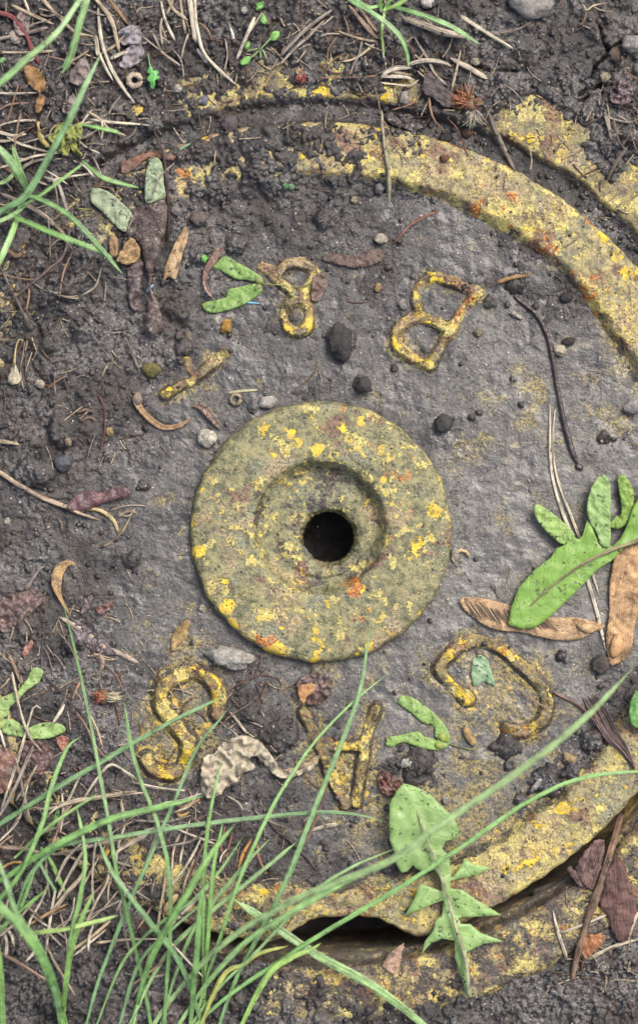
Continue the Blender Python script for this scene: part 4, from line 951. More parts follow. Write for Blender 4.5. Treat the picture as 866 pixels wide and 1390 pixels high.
# ------------------------------------------------------------------ twigs, stems, straws
for nm, lab, pts, w, cc, mt, fl, cat in [
    ("dead_sprig", "long dark bent stem lying right of the letter B", [(697, 401), (712, 413), (726, 425), (742, 452), (750, 486), (757, 528), (765, 570), (776, 611), (784, 630)], [4.5, 6, 7, 6.5, 6, 6, 7, 8, 8], C(72, 56, 54), 'dark', .9, "stem"),
    ("twig", "thin dark twig running down beside the pale upright wing", [(210, 178), (216, 194), (222, 208), (227, 250), (230, 294), (227, 340)], [3, 4, 5, 4, 4, 3], C(74, 60, 56), 'bark', .9, "twig"),
    ("twig", "knobbly brown twig crossing the lower right gap", [(843, 1104), (833, 1140), (823, 1172), (810, 1214), (797, 1250), (783, 1298), (776, 1330)], [9, 10, 10, 13, 9, 9, 8], C(132, 106, 84), 'bark', .9, "twig"),
    ("twig", "short dark grey stick wedged in the lower right gap", [(722, 1214), (740, 1207), (762, 1198)], [13, 15, 13], C(90, 82, 80), 'bark', .8, "twig"),
    ("twig", "grey twig lying across the groove between rim and upper frame", [(662, 152), (672, 176), (684, 202), (697, 230)], [4, 6, 5.5, 4], C(134, 124, 112), 'bark', .8, "twig"),
    ("twig", "thin red brown twig by the dry flower head", [(606, 160), (618, 172), (627, 192), (635, 212)], 2.6, C(120, 74, 60), 'bark', .9, "twig"),
    ("twig", "thin straight brown stick lying across the fibre bundle", [(750, 939), (788, 960), (806, 978), (822, 998)], 3.6, C(128, 96, 78), 'bark', .9, "twig"),
    ("twig", "yellow brown twig scrap in mud right of the letter B", [(673, 384), (690, 378), (706, 375), (722, 372)], [5, 6, 5, 4], C(150, 116, 66), 'bark', .7, "twig"),
    ("dead_sprig", "red brown flat stem slanting up from the torn leaf", [(533, 332), (542, 322), (556, 306), (576, 294), (597, 286)], [3, 4.5, 5, 4.5, 3], C(142, 96, 78), 'straw', .5, "stem"),
    ("dead_sprig", "thick red stem in the top left corner", [(-8, 16), (10, 20), (23, 28), (38, 51), (43, 66), (55, 88)], [8, 8.5, 8, 7.5, 7, 6.5], C(142, 64, 62), 'straw', .9, "stem"),
    ("dead_sprig", "thin dark curved rootlet in mud at left", [(65, 560), (68, 540), (80, 528), (95, 523), (112, 524)], 2.4, C(84, 74, 72), 'bark', .9, "stem"),
    ("dead_sprig", "red thread like stem standing in mud at left", [(134, 536), (142, 552), (143, 574), (141, 596), (136, 610)], 2.6, C(122, 62, 56), 'straw', .9, "stem"),
    ("straw", "pale split straw with pointed tip running under the broad leaf", [(746, 549), (746, 590), (747, 630), (754, 668), (768, 708), (790, 768), (806, 818), (822, 884)], [2, 5, 5.5, 6, 6, 6, 6, 5], S_PALE, 'straw', .5, "straw"),
    ("straw", "second pale straw running alongside the split straw", [(753, 556), (750, 592), (752, 632), (762, 668), (776, 704), (797, 760), (812, 806)], [2, 4.5, 5, 5.5, 5, 5, 4], C(204, 194, 164), 'straw', .5, "straw"),
    ("straw", "long brown dotted stalk leading to the rolled dark red leaf", [(-10, 636), (0, 641), (28, 659), (55, 674), (89, 688), (111, 698), (136, 706)], [8, 8, 9, 8, 8, 6, 4], C(186, 164, 136), 'straw', .7, "straw"),
    ("straw", "tan blade curling below the rolled dark red leaf", [(104, 697), (118, 692), (133, 692), (147, 699), (157, 711), (161, 725)], [3, 5, 6, 7, 6, 4], C(196, 176, 120), 'straw', .35, "straw"),
    ("straw", "flattened grey straw on the mud left of the cover's letter S", [(82, 838), (96, 846), (111, 855), (139, 876), (162, 887), (188, 900)], [6, 8, 9, 8, 9, 9], C(176, 160, 142), 'straw', .3, "straw"),
    ("straw", "short pale straw fragment below the letter A", [(420, 1128), (440, 1122), (460, 1118)], [5, 7, 7], C(200, 190, 168), 'straw', .4, "straw"),
    ("straw", "greenish flat straw hanging over the upper rim", [(518, 150), (520, 180), (525, 215), (528, 248), (528, 278)], [4, 5, 7, 7, 6], C(168, 164, 132), 'straw', .35, "straw"),
    ("straw", "short greenish straw by the white stone near the hub", [(308, 534), (326, 531), (350, 529)], [4, 5.5, 4], C(184, 180, 140), 'straw', .4, "straw"),
    ("straw", "thin grey straw sliver in mud above the branching letter", [(170, 456), (178, 475), (189, 501)], [2, 4, 4], C(140, 130, 120), 'straw', .4, "straw"),
    ("straw", "broken grey stalk end in mud left of the curled tan leaf", [(34, 802), (42, 790), (52, 776), (60, 768)], [8, 7, 5, 3], C(140, 128, 122), 'straw', .4, "straw"),
    ("straw", "short blunt straw at the left frame edge in mud", [(-6, 598), (8, 600), (27, 603)], [6, 7, 4], C(184, 166, 128), 'straw', .5, "straw"),
    ("straw", "straight pale straw alone on the cracked soil at top", [(623, 20), (658, 43), (696, 66)], [7, 7, 5], C(206, 198, 172), 'straw', .4, "straw"),
    ("straw", "short broad pale straw above the dry flower head", [(611, 79), (636, 92), (661, 107)], [7, 9, 8], C(196, 184, 158), 'straw', .4, "straw"),
    ("straw", "frayed thick pale straw behind the top grass tuft", [(546, 24), (574, 34), (602, 44), (638, 50)], [9, 12, 11, 8], C(196, 182, 160), 'straw', .4, "straw"),
    ("straw", "upright thin straw left of the dry flower head", [(625, 68), (620, 92), (612, 124)], [4, 4, 4], C(190, 176, 146), 'straw', .5, "straw"),
    ("straw", "broken straw at bottom right pointing straight down", [(750, 1236), (756, 1262), (769, 1302)], [3, 6, 6], C(206, 194, 168), 'straw', .5, "straw"),
    ("straw", "pale straw lying level behind the lower right twig", [(756, 1267), (790, 1256), (822, 1242)], [6, 6, 6], C(184, 172, 150), 'straw', .5, "straw"),
    ("straw", "straw slanting up to the right edge at the bottom", [(796, 1303), (830, 1286), (872, 1272)], [6, 6, 6], C(200, 186, 156), 'straw', .5, "straw"),
    ("straw", "steep straw at the right edge beside the large bark flake", [(852, 1276), (860, 1250), (872, 1222)], [6, 7, 6], C(196, 184, 160), 'straw', .5, "straw"),
    ("straw", "thin straw crossing the small orange leaf at bottom right", [(776, 1266), (800, 1280), (824, 1290)], [3, 3, 3], C(170, 150, 124), 'straw', .5, "straw"),
    ("straw", "thin dark stalk lying in front of the rim at lower left", [(360, 1108), (376, 1128), (392, 1140), (412, 1160), (430, 1182)], [3, 4, 4, 4, 3], C(86, 70, 66), 'bark', .8, "straw"),
    ("straw", "pale broken straw bridging to the crumpled dry leaf", [(312, 966), (322, 978), (335, 996)], [4, 4.5, 4], C(196, 184, 160), 'straw', .6, "straw"),
    ("straw", "brown wisp inside the open curved letter", [(706, 940), (722, 950), (742, 962)], [3, 3.5, 3], C(140, 116, 96), 'straw', .7, "straw"),
]:
    tag(strand(nm, pts, w, mt, cc, None, fl, h=1.0, jit=.1 if mt == 'bark' else .05, ends=(.7, .6) if mt == 'bark' else (.5, .3)), lab, cat)
lump("knob", 786, 634, 6, 5, 4, 50, 'dark', C(64, 50, 50), bpy.data.objects["dead_sprig"], .1, 2)
t = holder("bark_fibre", 806, 957, 4, "bundle of dark bark fibres lying across the right rim", "bark fibre")
for i in range(9):
    o_ = (i - 4) * 2.3
    strand("fibre", [(800 + o_ * 1.0, 945 - o_ * .2), (814 + o_ * .95, 970 - o_ * .55), (830 + o_ * .8, 998 - o_ * .6), (848 + o_ * .4, 1020 - o_ * .3), (862 + o_ * .1, 1040 + abs(o_))], [1.5, 3, 3, 2.6, 1.2], 'bark', C(118 - 4 * i, 96 - 3 * i, 92 - 3 * i), t, .8, h=1 + (i % 3) * 1.2)

# ------------------------------------------------------------------ dry grass tufts
def dry_tuft(x, y, label, stalks, group="dry grass tufts"):
    t = holder("dry_grass_tuft", x, y, float(gz(x, y)[0]), label, "dry grass", group)
    for pts, w, cc in stalks:
        strand("stalk", pts, w, 'straw', cc, t, .4, h=random.uniform(.5, 4) if y < 1000 else random.uniform(2, 16), jit=.08, tilt=.12)
    return t
T, P_, G_, B_ = S_TAN, S_PALE, S_GREY, S_BROWN
dry_tuft(262, 0, "bleached dry grass tuft hanging from the top edge", [
    ([(257, -8), (261, 25), (266, 58)], 8, P_), ([(264, -5), (267, 33), (276, 69), (297, 94), (322, 116)], [6, 6, 5.5, 5, 2.5], P_), ([(226, -8), (236, 13), (255, 27)], 5, T),
    ([(219, 2), (225, 28), (238, 55)], 4.5, P_), ([(244, -6), (248, 20), (252, 46)], 5, T), ([(256, 46), (250, 62), (246, 80)], 4, G_), ([(220, 24), (218, 40), (221, 62)], 4.5, G_),
    ([(208, 45), (214, 58), (219, 70)], 3, G_), ([(268, 66), (274, 76), (282, 86)], 6, C(186, 182, 182)), ([(234, 66), (246, 82), (250, 108)], 3, G_), ([(270, 30), (282, 40), (288, 56)], 3, B_), ([(236, -6), (232, 8), (226, 20)], 4, T)])
dry_tuft(140, 10, "bleached dry grass tuft beside the cut blade at top left", [
    ([(134, 10), (136, 40), (141, 66), (152, 94), (168, 120), (183, 140)], [5, 6, 6.5, 6.5, 6, 3], P_), ([(126, -6), (140, 10), (152, 28), (158, 50), (163, 72)], [5, 7, 7, 6, 5], T), ([(143, -6), (160, 14), (175, 34)], [5, 6, 4], B_),
    ([(17, 7), (34, 15), (51, 23), (74, 33)], 5, T), ([(56, -4), (70, 12), (86, 28), (104, 44), (130, 50)], [6, 6, 6, 5, 3], T), ([(130, 48), (132, 62), (133, 76)], 7, P_), ([(134, 70), (142, 88), (154, 110)], [5, 5, 3], P_), ([(104, 24), (114, 38), (132, 48)], 3, G_), ([(32, -4), (38, 10), (42, 26)], 4, P_), ([(146, 20), (152, 34), (158, 42)], 3, G_), ([(150, 80), (162, 74), (174, 70)], 6, P_)])
dry_tuft(20, 190, "matted dry grass below the top left green tuft", [
    ([(-6, 54), (30, 46), (66, 37)], 6, C(150, 138, 128)), ([(-6, 71), (36, 71), (74, 69)], 4, T), ([(-6, 126), (20, 127), (50, 126)], 3.5, P_), ([(-6, 172), (20, 165), (50, 163)], 4, P_), ([(-4, 178), (18, 184), (36, 182)], 6, P_), ([(-4, 192), (16, 190), (34, 178)], 5, T),
    ([(10, 186), (30, 196), (66, 206)], 4, P_), ([(26, 115), (18, 140), (10, 168)], 3, B_), ([(29, 154), (24, 174), (20, 204)], 3.5, B_), ([(124, 162), (150, 166), (180, 168), (204, 170)], [5, 5, 4, 2], P_), ([(120, 152), (134, 160), (150, 176), (172, 184)], 4, T), ([(138, 162), (140, 176), (138, 190)], 4, P_), ([(186, 172), (180, 182), (170, 190)], 3, G_), ([(60, 240), (78, 248), (86, 268), (92, 290)], [5, 6, 6, 5], C(190, 180, 168)), ([(58, 288), (66, 300), (74, 306)], 6, C(184, 176, 166)), ([(0, 262), (30, 275), (60, 292), (90, 320)], [6, 7, 7, 5], C(160, 146, 126)), ([(60, 310), (84, 322), (100, 340)], 4, C(150, 136, 120)),
    ([(96, 302), (92, 330), (84, 350), (66, 366), (44, 384), (20, 404), (0, 402)], [3, 4.5, 5, 5, 5, 4, 4], C(122, 108, 98)), ([(0, 360), (10, 382), (22, 404), (40, 442)], [3, 4, 4, 3], C(110, 98, 92)), ([(100, 218), (116, 226), (128, 240)], 4, P_), ([(126, 212), (134, 228), (140, 246)], 4, G_), ([(66, 296), (68, 318), (69, 352)], 2.5, G_), ([(0, 372), (30, 378), (54, 380)], 2, B_), ([(0, 224), (14, 232), (28, 246)], 5, B_), ([(10, 340), (24, 348), (36, 340)], 9, B_), ([(38, 384), (40, 400), (36, 424)], 4, B_), ([(0, 204), (22, 214), (40, 216)], 3, T), ([(100, 184), (118, 200), (136, 208)], 3, P_), ([(0, 228), (20, 222), (48, 212), (94, 205)], 4, P_)])
_rs = random.Random(31)
_more = []
for _i in range(40):
    _x, _y = _rs.gauss(80, 75), _rs.gauss(170, 105)
    if _y < -10 or _x < -20 or _x > 230: continue
    _a = _rs.uniform(0, 3.14); _L = _rs.uniform(18, 70); _b = _rs.uniform(-7, 7)
    _more.append(([(_x - _L / 2 * math.cos(_a), _y + _L / 2 * math.sin(_a)), (_x + _b, _y + _b), (_x + _L / 2 * math.cos(_a), _y - _L / 2 * math.sin(_a))], [_rs.uniform(2, 4), _rs.uniform(2.5, 5), _rs.uniform(1.5, 3)], _rs.choice([T, P_, G_, G_, C(176, 160, 140), C(140, 112, 92)])))
dry_tuft(85, 180, "loose scatter of short dry straws around the top left grass blades", _more)
dry_tuft(345, 20, "little pair of pale dry stems near the yellow frame edge", [
    ([(346, 23), (332, 56), (321, 82)], [6, 6, 5], P_), ([(356, 17), (346, 32), (337, 47)], 3, T), ([(305, 50), (309, 74), (304, 98)], 3, G_), ([(313, 38), (316, 48), (317, 55)], 5, C(210, 206, 204)), ([(362, 26), (368, 40), (364, 48)], 2, B_), ([(338, 92), (342, 108), (349, 126)], 3, C(122, 92, 74))])
dry_tuft(410, 40, "fan of grey straws left of the top grass tuft", [
    ([(450, 14), (430, 28), (404, 50), (380, 77)], [5, 7, 7, 4], G_), ([(440, 28), (420, 48), (398, 68), (378, 90)], [4, 5, 5, 3], C(176, 164, 148)), ([(378, 79), (368, 96), (359, 112)], 2, G_), ([(374, 98), (366, 110), (362, 118)], 2, G_), ([(452, 22), (440, 32), (418, 44)], 3, T)])
dry_tuft(500, 70, "tangle of dry blades under the top grass tuft", [
    ([(474, 8), (492, 30), (506, 46), (514, 52)], [6, 7, 7, 5], C(188, 158, 128)), ([(482, 4), (500, 28), (512, 44)], [5, 6, 5], C(172, 140, 114)), ([(458, 42), (474, 48), (494, 54), (512, 56)], [3, 4, 4, 3], T), ([(434, 50), (446, 46), (462, 46)], 3, G_), ([(508, 60), (496, 70), (480, 80), (462, 84)], [5, 5, 4, 3], T), ([(492, 52), (488, 72), (480, 88), (474, 104)], [4, 4, 4, 2], G_), ([(470, 72), (454, 80), (444, 94), (434, 108), (432, 116)], 2.4, B_), ([(458, 50), (446, 66), (444, 84), (436, 102)], 2.2, B_), ([(432, 106), (460, 105), (490, 105), (512, 102)], 2.4, B_),
    ([(516, 108), (524, 98), (540, 92), (558, 92)], [4, 8, 9, 5], P_), ([(516, 104), (530, 104), (546, 104), (562, 108)], [3, 6, 6, 3], P_), ([(520, 98), (538, 98), (556, 102)], [3, 6, 3], T), ([(516, 112), (532, 114), (556, 116), (568, 108)], 3, C(206, 196, 168)), ([(552, 88), (576, 82), (600, 84), (612, 90)], [6, 7, 6, 4], C(196, 186, 164)), ([(505, 110), (512, 130), (516, 152)], 2, B_), ([(562, 50), (572, 66), (582, 84), (590, 100), (606, 116)], [3, 4, 5, 5, 4], G_), ([(582, 130), (584, 148), (590, 164), (606, 180)], [4, 4, 3, 2], B_), ([(518, 60), (520, 74), (524, 90)], 3, P_), ([(466, 20), (472, 36), (474, 46)], 2, B_), ([(520, 162), (528, 178), (535, 200)], 2, B_), ([(576, 110), (570, 128), (560, 140), (530, 150)], 2, B_), ([(566, 96), (580, 110), (576, 124)], 2.4, T)])
dry_tuft(842, 180, "tangle of grey dead roots at the upper right frame edge", [
    ([(820, 152), (826, 172), (829, 190)], [5, 6, 4], G_), ([(822, 158), (840, 164), (856, 166), (870, 158)], 3, G_), ([(836, 156), (848, 162), (860, 176), (870, 184)], 2.5, G_), ([(826, 176), (842, 182), (858, 184)], 3, C(130, 118, 106)), ([(850, 200), (838, 218), (824, 244)], [5, 6, 5], C(130, 118, 100)), ([(842, 208), (832, 228), (822, 248)], [3, 4, 3], C(146, 134, 110)), ([(832, 160), (836, 180), (842, 196), (852, 206)], 3, C(110, 98, 88)), ([(856, 170), (852, 186), (842, 200)], 3, C(120, 106, 96)), ([(844, 120), (852, 140), (866, 150)], 2.5, B_), ([(846, 96), (856, 102), (868, 110)], 2, B_)])
dry_tuft(800, 14, "fine pale roots at the top edge above the cracks", [
    ([(790, 4), (796, 14), (804, 8), (820, 4)], 2.5, T), ([(796, 14), (792, 28), (786, 36)], 3, C(146, 116, 94)), ([(804, 8), (816, 14), (832, 16)], 2, T), ([(676, 45), (694, 42), (710, 36), (722, 28)], 3, C(150, 132, 114)), ([(660, 44), (670, 46), (678, 45)], 2, C(150, 132, 114))])
dry_tuft(60, 1130, "matted straw under the bottom left grass", [
    ([(56, 962), (46, 960), (34, 1000), (22, 1040), (2, 1100)], [3, 4, 5, 5, 4], P_), ([(17, 912), (22, 940), (30, 972), (42, 1002), (56, 1018)], [4, 5, 5, 5, 3], C(192, 178, 150)), ([(46, 1012), (34, 1040), (16, 1080), (-4, 1112)], [5, 6, 6, 5], G_), ([(0, 990), (4, 1002), (8, 1016)], 4, P_), ([(88, 956), (80, 970), (72, 982)], [5, 6, 4], P_), ([(110, 925), (104, 936), (98, 950)], [4, 5, 3], C(180, 140, 104)),
    ([(122, 968), (132, 990), (140, 1014)], 4, T), ([(104, 966), (118, 988), (130, 1012), (150, 1034), (172, 1050)], 4, C(150, 118, 98)), ([(186, 1058), (168, 1046), (150, 1038), (130, 1060), (114, 1084)], [4, 4, 5, 4, 3], P_), ([(60, 1100), (100, 1090), (140, 1080), (186, 1074)], 4.5, T), ([(70, 1092), (120, 1086), (170, 1078), (196, 1076)], 4, C(178, 162, 142)), ([(40, 1096), (62, 1098), (84, 1096)], 4, T), ([(110, 1052), (100, 1072), (88, 1098), (76, 1130)], 4, P_), ([(100, 1090), (86, 1108), (74, 1140), (60, 1160)], 3.5, C(190, 150, 124)),
    ([(0, 1150), (30, 1152), (60, 1158), (90, 1160)], [6, 7, 5, 3], C(150, 128, 110)), ([(200, 1132), (176, 1146), (160, 1156), (156, 1168), (178, 1176)], [9, 8, 6, 4, 3], C(198, 184, 160)), ([(210, 1124), (180, 1134), (150, 1142), (110, 1152), (66, 1162)], 5, C(184, 168, 146)), ([(120, 1145), (104, 1170), (90, 1196), (78, 1220)], 4, P_), ([(118, 1150), (100, 1180), (84, 1204)], 3, T), ([(132, 1136), (128, 1160), (126, 1196), (128, 1230)], [4, 4, 4, 2], P_), ([(150, 1170), (146, 1196), (132, 1222), (116, 1256), (108, 1266)], 4, C(194, 180, 150)), ([(120, 1176), (106, 1196), (88, 1216), (66, 1246)], [6, 9, 8, 5], C(176, 162, 140)), ([(76, 1206), (70, 1240), (64, 1280), (62, 1300)], 5, P_), ([(90, 1228), (66, 1240), (46, 1252), (34, 1256)], [4, 6, 5, 4], C(180, 144, 96)), ([(66, 1200), (56, 1224), (42, 1248), (38, 1262)], 4, P_), ([(150, 1250), (124, 1272), (96, 1292)], 5, C(200, 178, 140)), ([(144, 1262), (122, 1280), (100, 1298)], 4, P_), ([(160, 1210), (140, 1234), (120, 1250)], 3, T), ([(30, 1230), (44, 1236), (58, 1250)], 4, C(160, 140, 124)), ([(60, 1260), (74, 1274), (86, 1286)], 3, P_), ([(88, 1160), (102, 1166), (124, 1174)], 3, T), ([(0, 1180), (16, 1172), (34, 1170)], 5, C(196, 150, 80)), ([(44, 1188), (34, 1204), (24, 1222)], 3, C(180, 140, 120)), ([(30, 1094), (24, 1110), (16, 1126)], 3, C(140, 110, 90)), ([(120, 1200), (134, 1196), (150, 1190)], 4, C(150, 130, 116)), ([(40, 1240), (60, 1254), (80, 1266), (96, 1280)], 3.5, P_), ([(0, 1256), (14, 1266), (20, 1284)], 5, P_), ([(4, 1262), (10, 1280), (8, 1300)], 5, C(204, 196, 168))])
_rs = random.Random(77)
_more = []
for _i in range(46):
    _x, _y = _rs.uniform(-10, 260), _rs.uniform(1060, 1330)
    _a = _rs.gauss(1.15, .5) if _rs.random() < .65 else _rs.uniform(0, 3.14)
    _L = _rs.uniform(30, 95); _b = _rs.uniform(-8, 8)
    _more.append(([(_x - _L / 2 * math.cos(_a), _y + _L / 2 * math.sin(_a)), (_x + _b, _y + _b), (_x + _L / 2 * math.cos(_a), _y - _L / 2 * math.sin(_a))], [_rs.uniform(2.4, 5), _rs.uniform(3, 5.5), _rs.uniform(1.5, 4)], _rs.choice([T, P_, P_, G_, C(188, 170, 146), C(160, 128, 104)])))
dry_tuft(130, 1200, "loose mat of criss-crossing pale straws woven through the bottom left grass", _more)
dry_tuft(270, 1200, "straws poking up between the green blades at bottom centre", [
    ([(274, 1136), (262, 1160), (246, 1186), (226, 1210)], [3, 5, 5, 4], P_), ([(278, 1142), (266, 1170), (254, 1198)], 4, C(130, 100, 90)), ([(226, 1180), (222, 1210), (217, 1240), (214, 1268)], 4, T), ([(284, 1202), (262, 1226), (236, 1252), (196, 1298)], 5, P_), ([(264, 1166), (254, 1190), (248, 1210)], 4, C(186, 166, 130)), ([(312, 1150), (302, 1160), (298, 1172)], 3, P_), ([(250, 1206), (244, 1230), (238, 1256)], 3, C(140, 120, 104)), ([(206, 1230), (196, 1248), (186, 1262)], 4, C(150, 116, 96)), ([(262, 1110), (276, 1120), (292, 1130)], 3, T), ([(308, 1080), (324, 1090), (330, 1100)], 3, C(180, 174, 150)), ([(342, 1138), (330, 1160), (322, 1184)], [3, 6, 3], C(214, 150, 66)), ([(350, 1146), (352, 1166), (362, 1186)], 3, C(180, 120, 80)), ([(316, 1128), (312, 1146), (306, 1166)], 4, C(140, 90, 70)), ([(306, 1122), (300, 1144), (302, 1160)], 3, C(150, 100, 80)), ([(346, 1100), (356, 1110), (374, 1118), (392, 1124)], 2.4, T), ([(448, 1050), (440, 1080), (426, 1120), (412, 1150)], 3.4, C(140, 104, 92)), ([(360, 1228), (354, 1250), (352, 1272)], 3, C(150, 130, 116)), ([(222, 1238), (236, 1220), (242, 1214)], [9, 12, 7], C(190, 160, 112)), ([(258, 1102), (246, 1108), (240, 1104), (262, 1090), (272, 1084)], [4, 7, 8, 8, 5], C(186, 146, 90))])
dry_tuft(330, 920, "fine brown rootlets beside the grey lump below the hub", [
    ([(304, 942), (322, 930), (342, 920), (360, 916), (380, 922)], 2.4, C(120, 84, 70)), ([(342, 922), (352, 906), (356, 884)], 2.2, C(120, 90, 76)), ([(296, 990), (316, 970), (338, 956), (350, 944)], 2.2, C(130, 106, 84)), ([(348, 960), (356, 944), (362, 930), (372, 922)], 2, C(150, 110, 84)), ([(376, 920), (384, 930), (378, 940)], 2, C(150, 120, 96)), ([(200, 970), (192, 990), (192, 1010)], 2.4, C(140, 110, 90))])
dry_tuft(170, 690, "fine tan rootlets below the rolled dark red leaf", [
    ([(148, 694), (164, 688), (180, 686), (200, 687)], 3, C(156, 140, 122)), ([(181, 692), (174, 708), (166, 722), (148, 738), (133, 743)], 3, C(168, 146, 112)), ([(160, 702), (174, 694), (186, 696)], 3.5, C(176, 156, 120)), ([(166, 700), (176, 700), (184, 690)], 2.2, C(170, 150, 120)), ([(78, 702), (84, 712), (84, 722)], 3, C(126, 106, 94))])
dry_tuft(112, 880, "thin wiry stems looping round the grey straw", [
    ([(80, 858), (90, 870), (100, 886), (106, 906)], 2.4, C(150, 130, 108)), ([(130, 872), (126, 884), (134, 896), (148, 906), (160, 920), (168, 938)], 2.2, C(140, 106, 84)), ([(140, 872), (138, 884), (132, 896)], 2.4, C(156, 124, 92)), ([(61, 846), (58, 880), (57, 906), (60, 930)], 2, C(90, 80, 76)), ([(62, 880), (68, 896), (72, 912)], 2, C(130, 120, 110)), ([(60, 916), (74, 930), (86, 942)], 3, C(70, 62, 58)), ([(10, 886), (18, 900), (24, 916), (30, 930)], [5, 7, 6, 4], C(136, 116, 92)), ([(0, 936), (8, 928), (14, 920)], 3, T), ([(122, 892), (134, 888), (140, 898), (136, 912), (126, 918)], [5, 6, 7, 5, 3], C(170, 150, 132))])
dry_tuft(90, 500, "little rootlets and leaf crumbs in the mud at left", [
    ([(64, 528), (74, 520), (86, 512)], 3, C(150, 118, 84)), ([(28, 500), (32, 480), (34, 462)], 1.6, C(160, 140, 110)), ([(34, 548), (40, 566), (42, 580)], 1.8, C(110, 96, 88)), ([(130, 590), (124, 604), (118, 626)], 2, C(150, 132, 120)), ([(68, 492), (82, 488), (96, 488)], 4, C(108, 96, 92)), ([(104, 560), (118, 556), (128, 560)], 4, C(112, 92, 76)), ([(110, 572), (122, 566), (132, 572)], 3, C(130, 106, 84)), ([(86, 512), (92, 526), (94, 534)], 3, C(96, 78, 70)), ([(44, 478), (40, 490), (36, 500)], 1.6, T)])

# ------------------------------------------------------------------ green grass
def tuft(x, y, label, blades, group="green grass tufts"):
    t = holder("grass_tuft", x, y, float(gz(x, y)[0]), label, "grass", group)
    for pts, w, zs, cc in blades:
        if 1300 < pts[0][1] <= 1365:      # carry the blade on to its root
            (ax, ay), (bx, by) = pts[0], pts[1]
            k = (1440 - ay) / max(ay - by, 12)
            pts = [(ax + (ax - bx) * min(k, 2.2) * .7, 1440)] + pts
            w = [w[0]] + list(w); zs = [0] + [max(q, 8) for q in zs]
        g0 = float(gz(pts[0][0], pts[0][1])[0])
        w = [q * .75 for q in w]; cc = (cc[0] * 1.5, cc[1] * 1.32, cc[2] * .96, 1)
        strand("blade", pts, w, 'grass', cc, t, .16, zabs=[g0 + 2 + q for q in zs], fold=.42, ends=(.8, .06), sides=8, jit=.02, tilt=.15, step=5.0)
    return t
GB, GG, GY, GL = C(104, 158, 108), C(106, 166, 78), C(150, 190, 84), C(136, 182, 124)
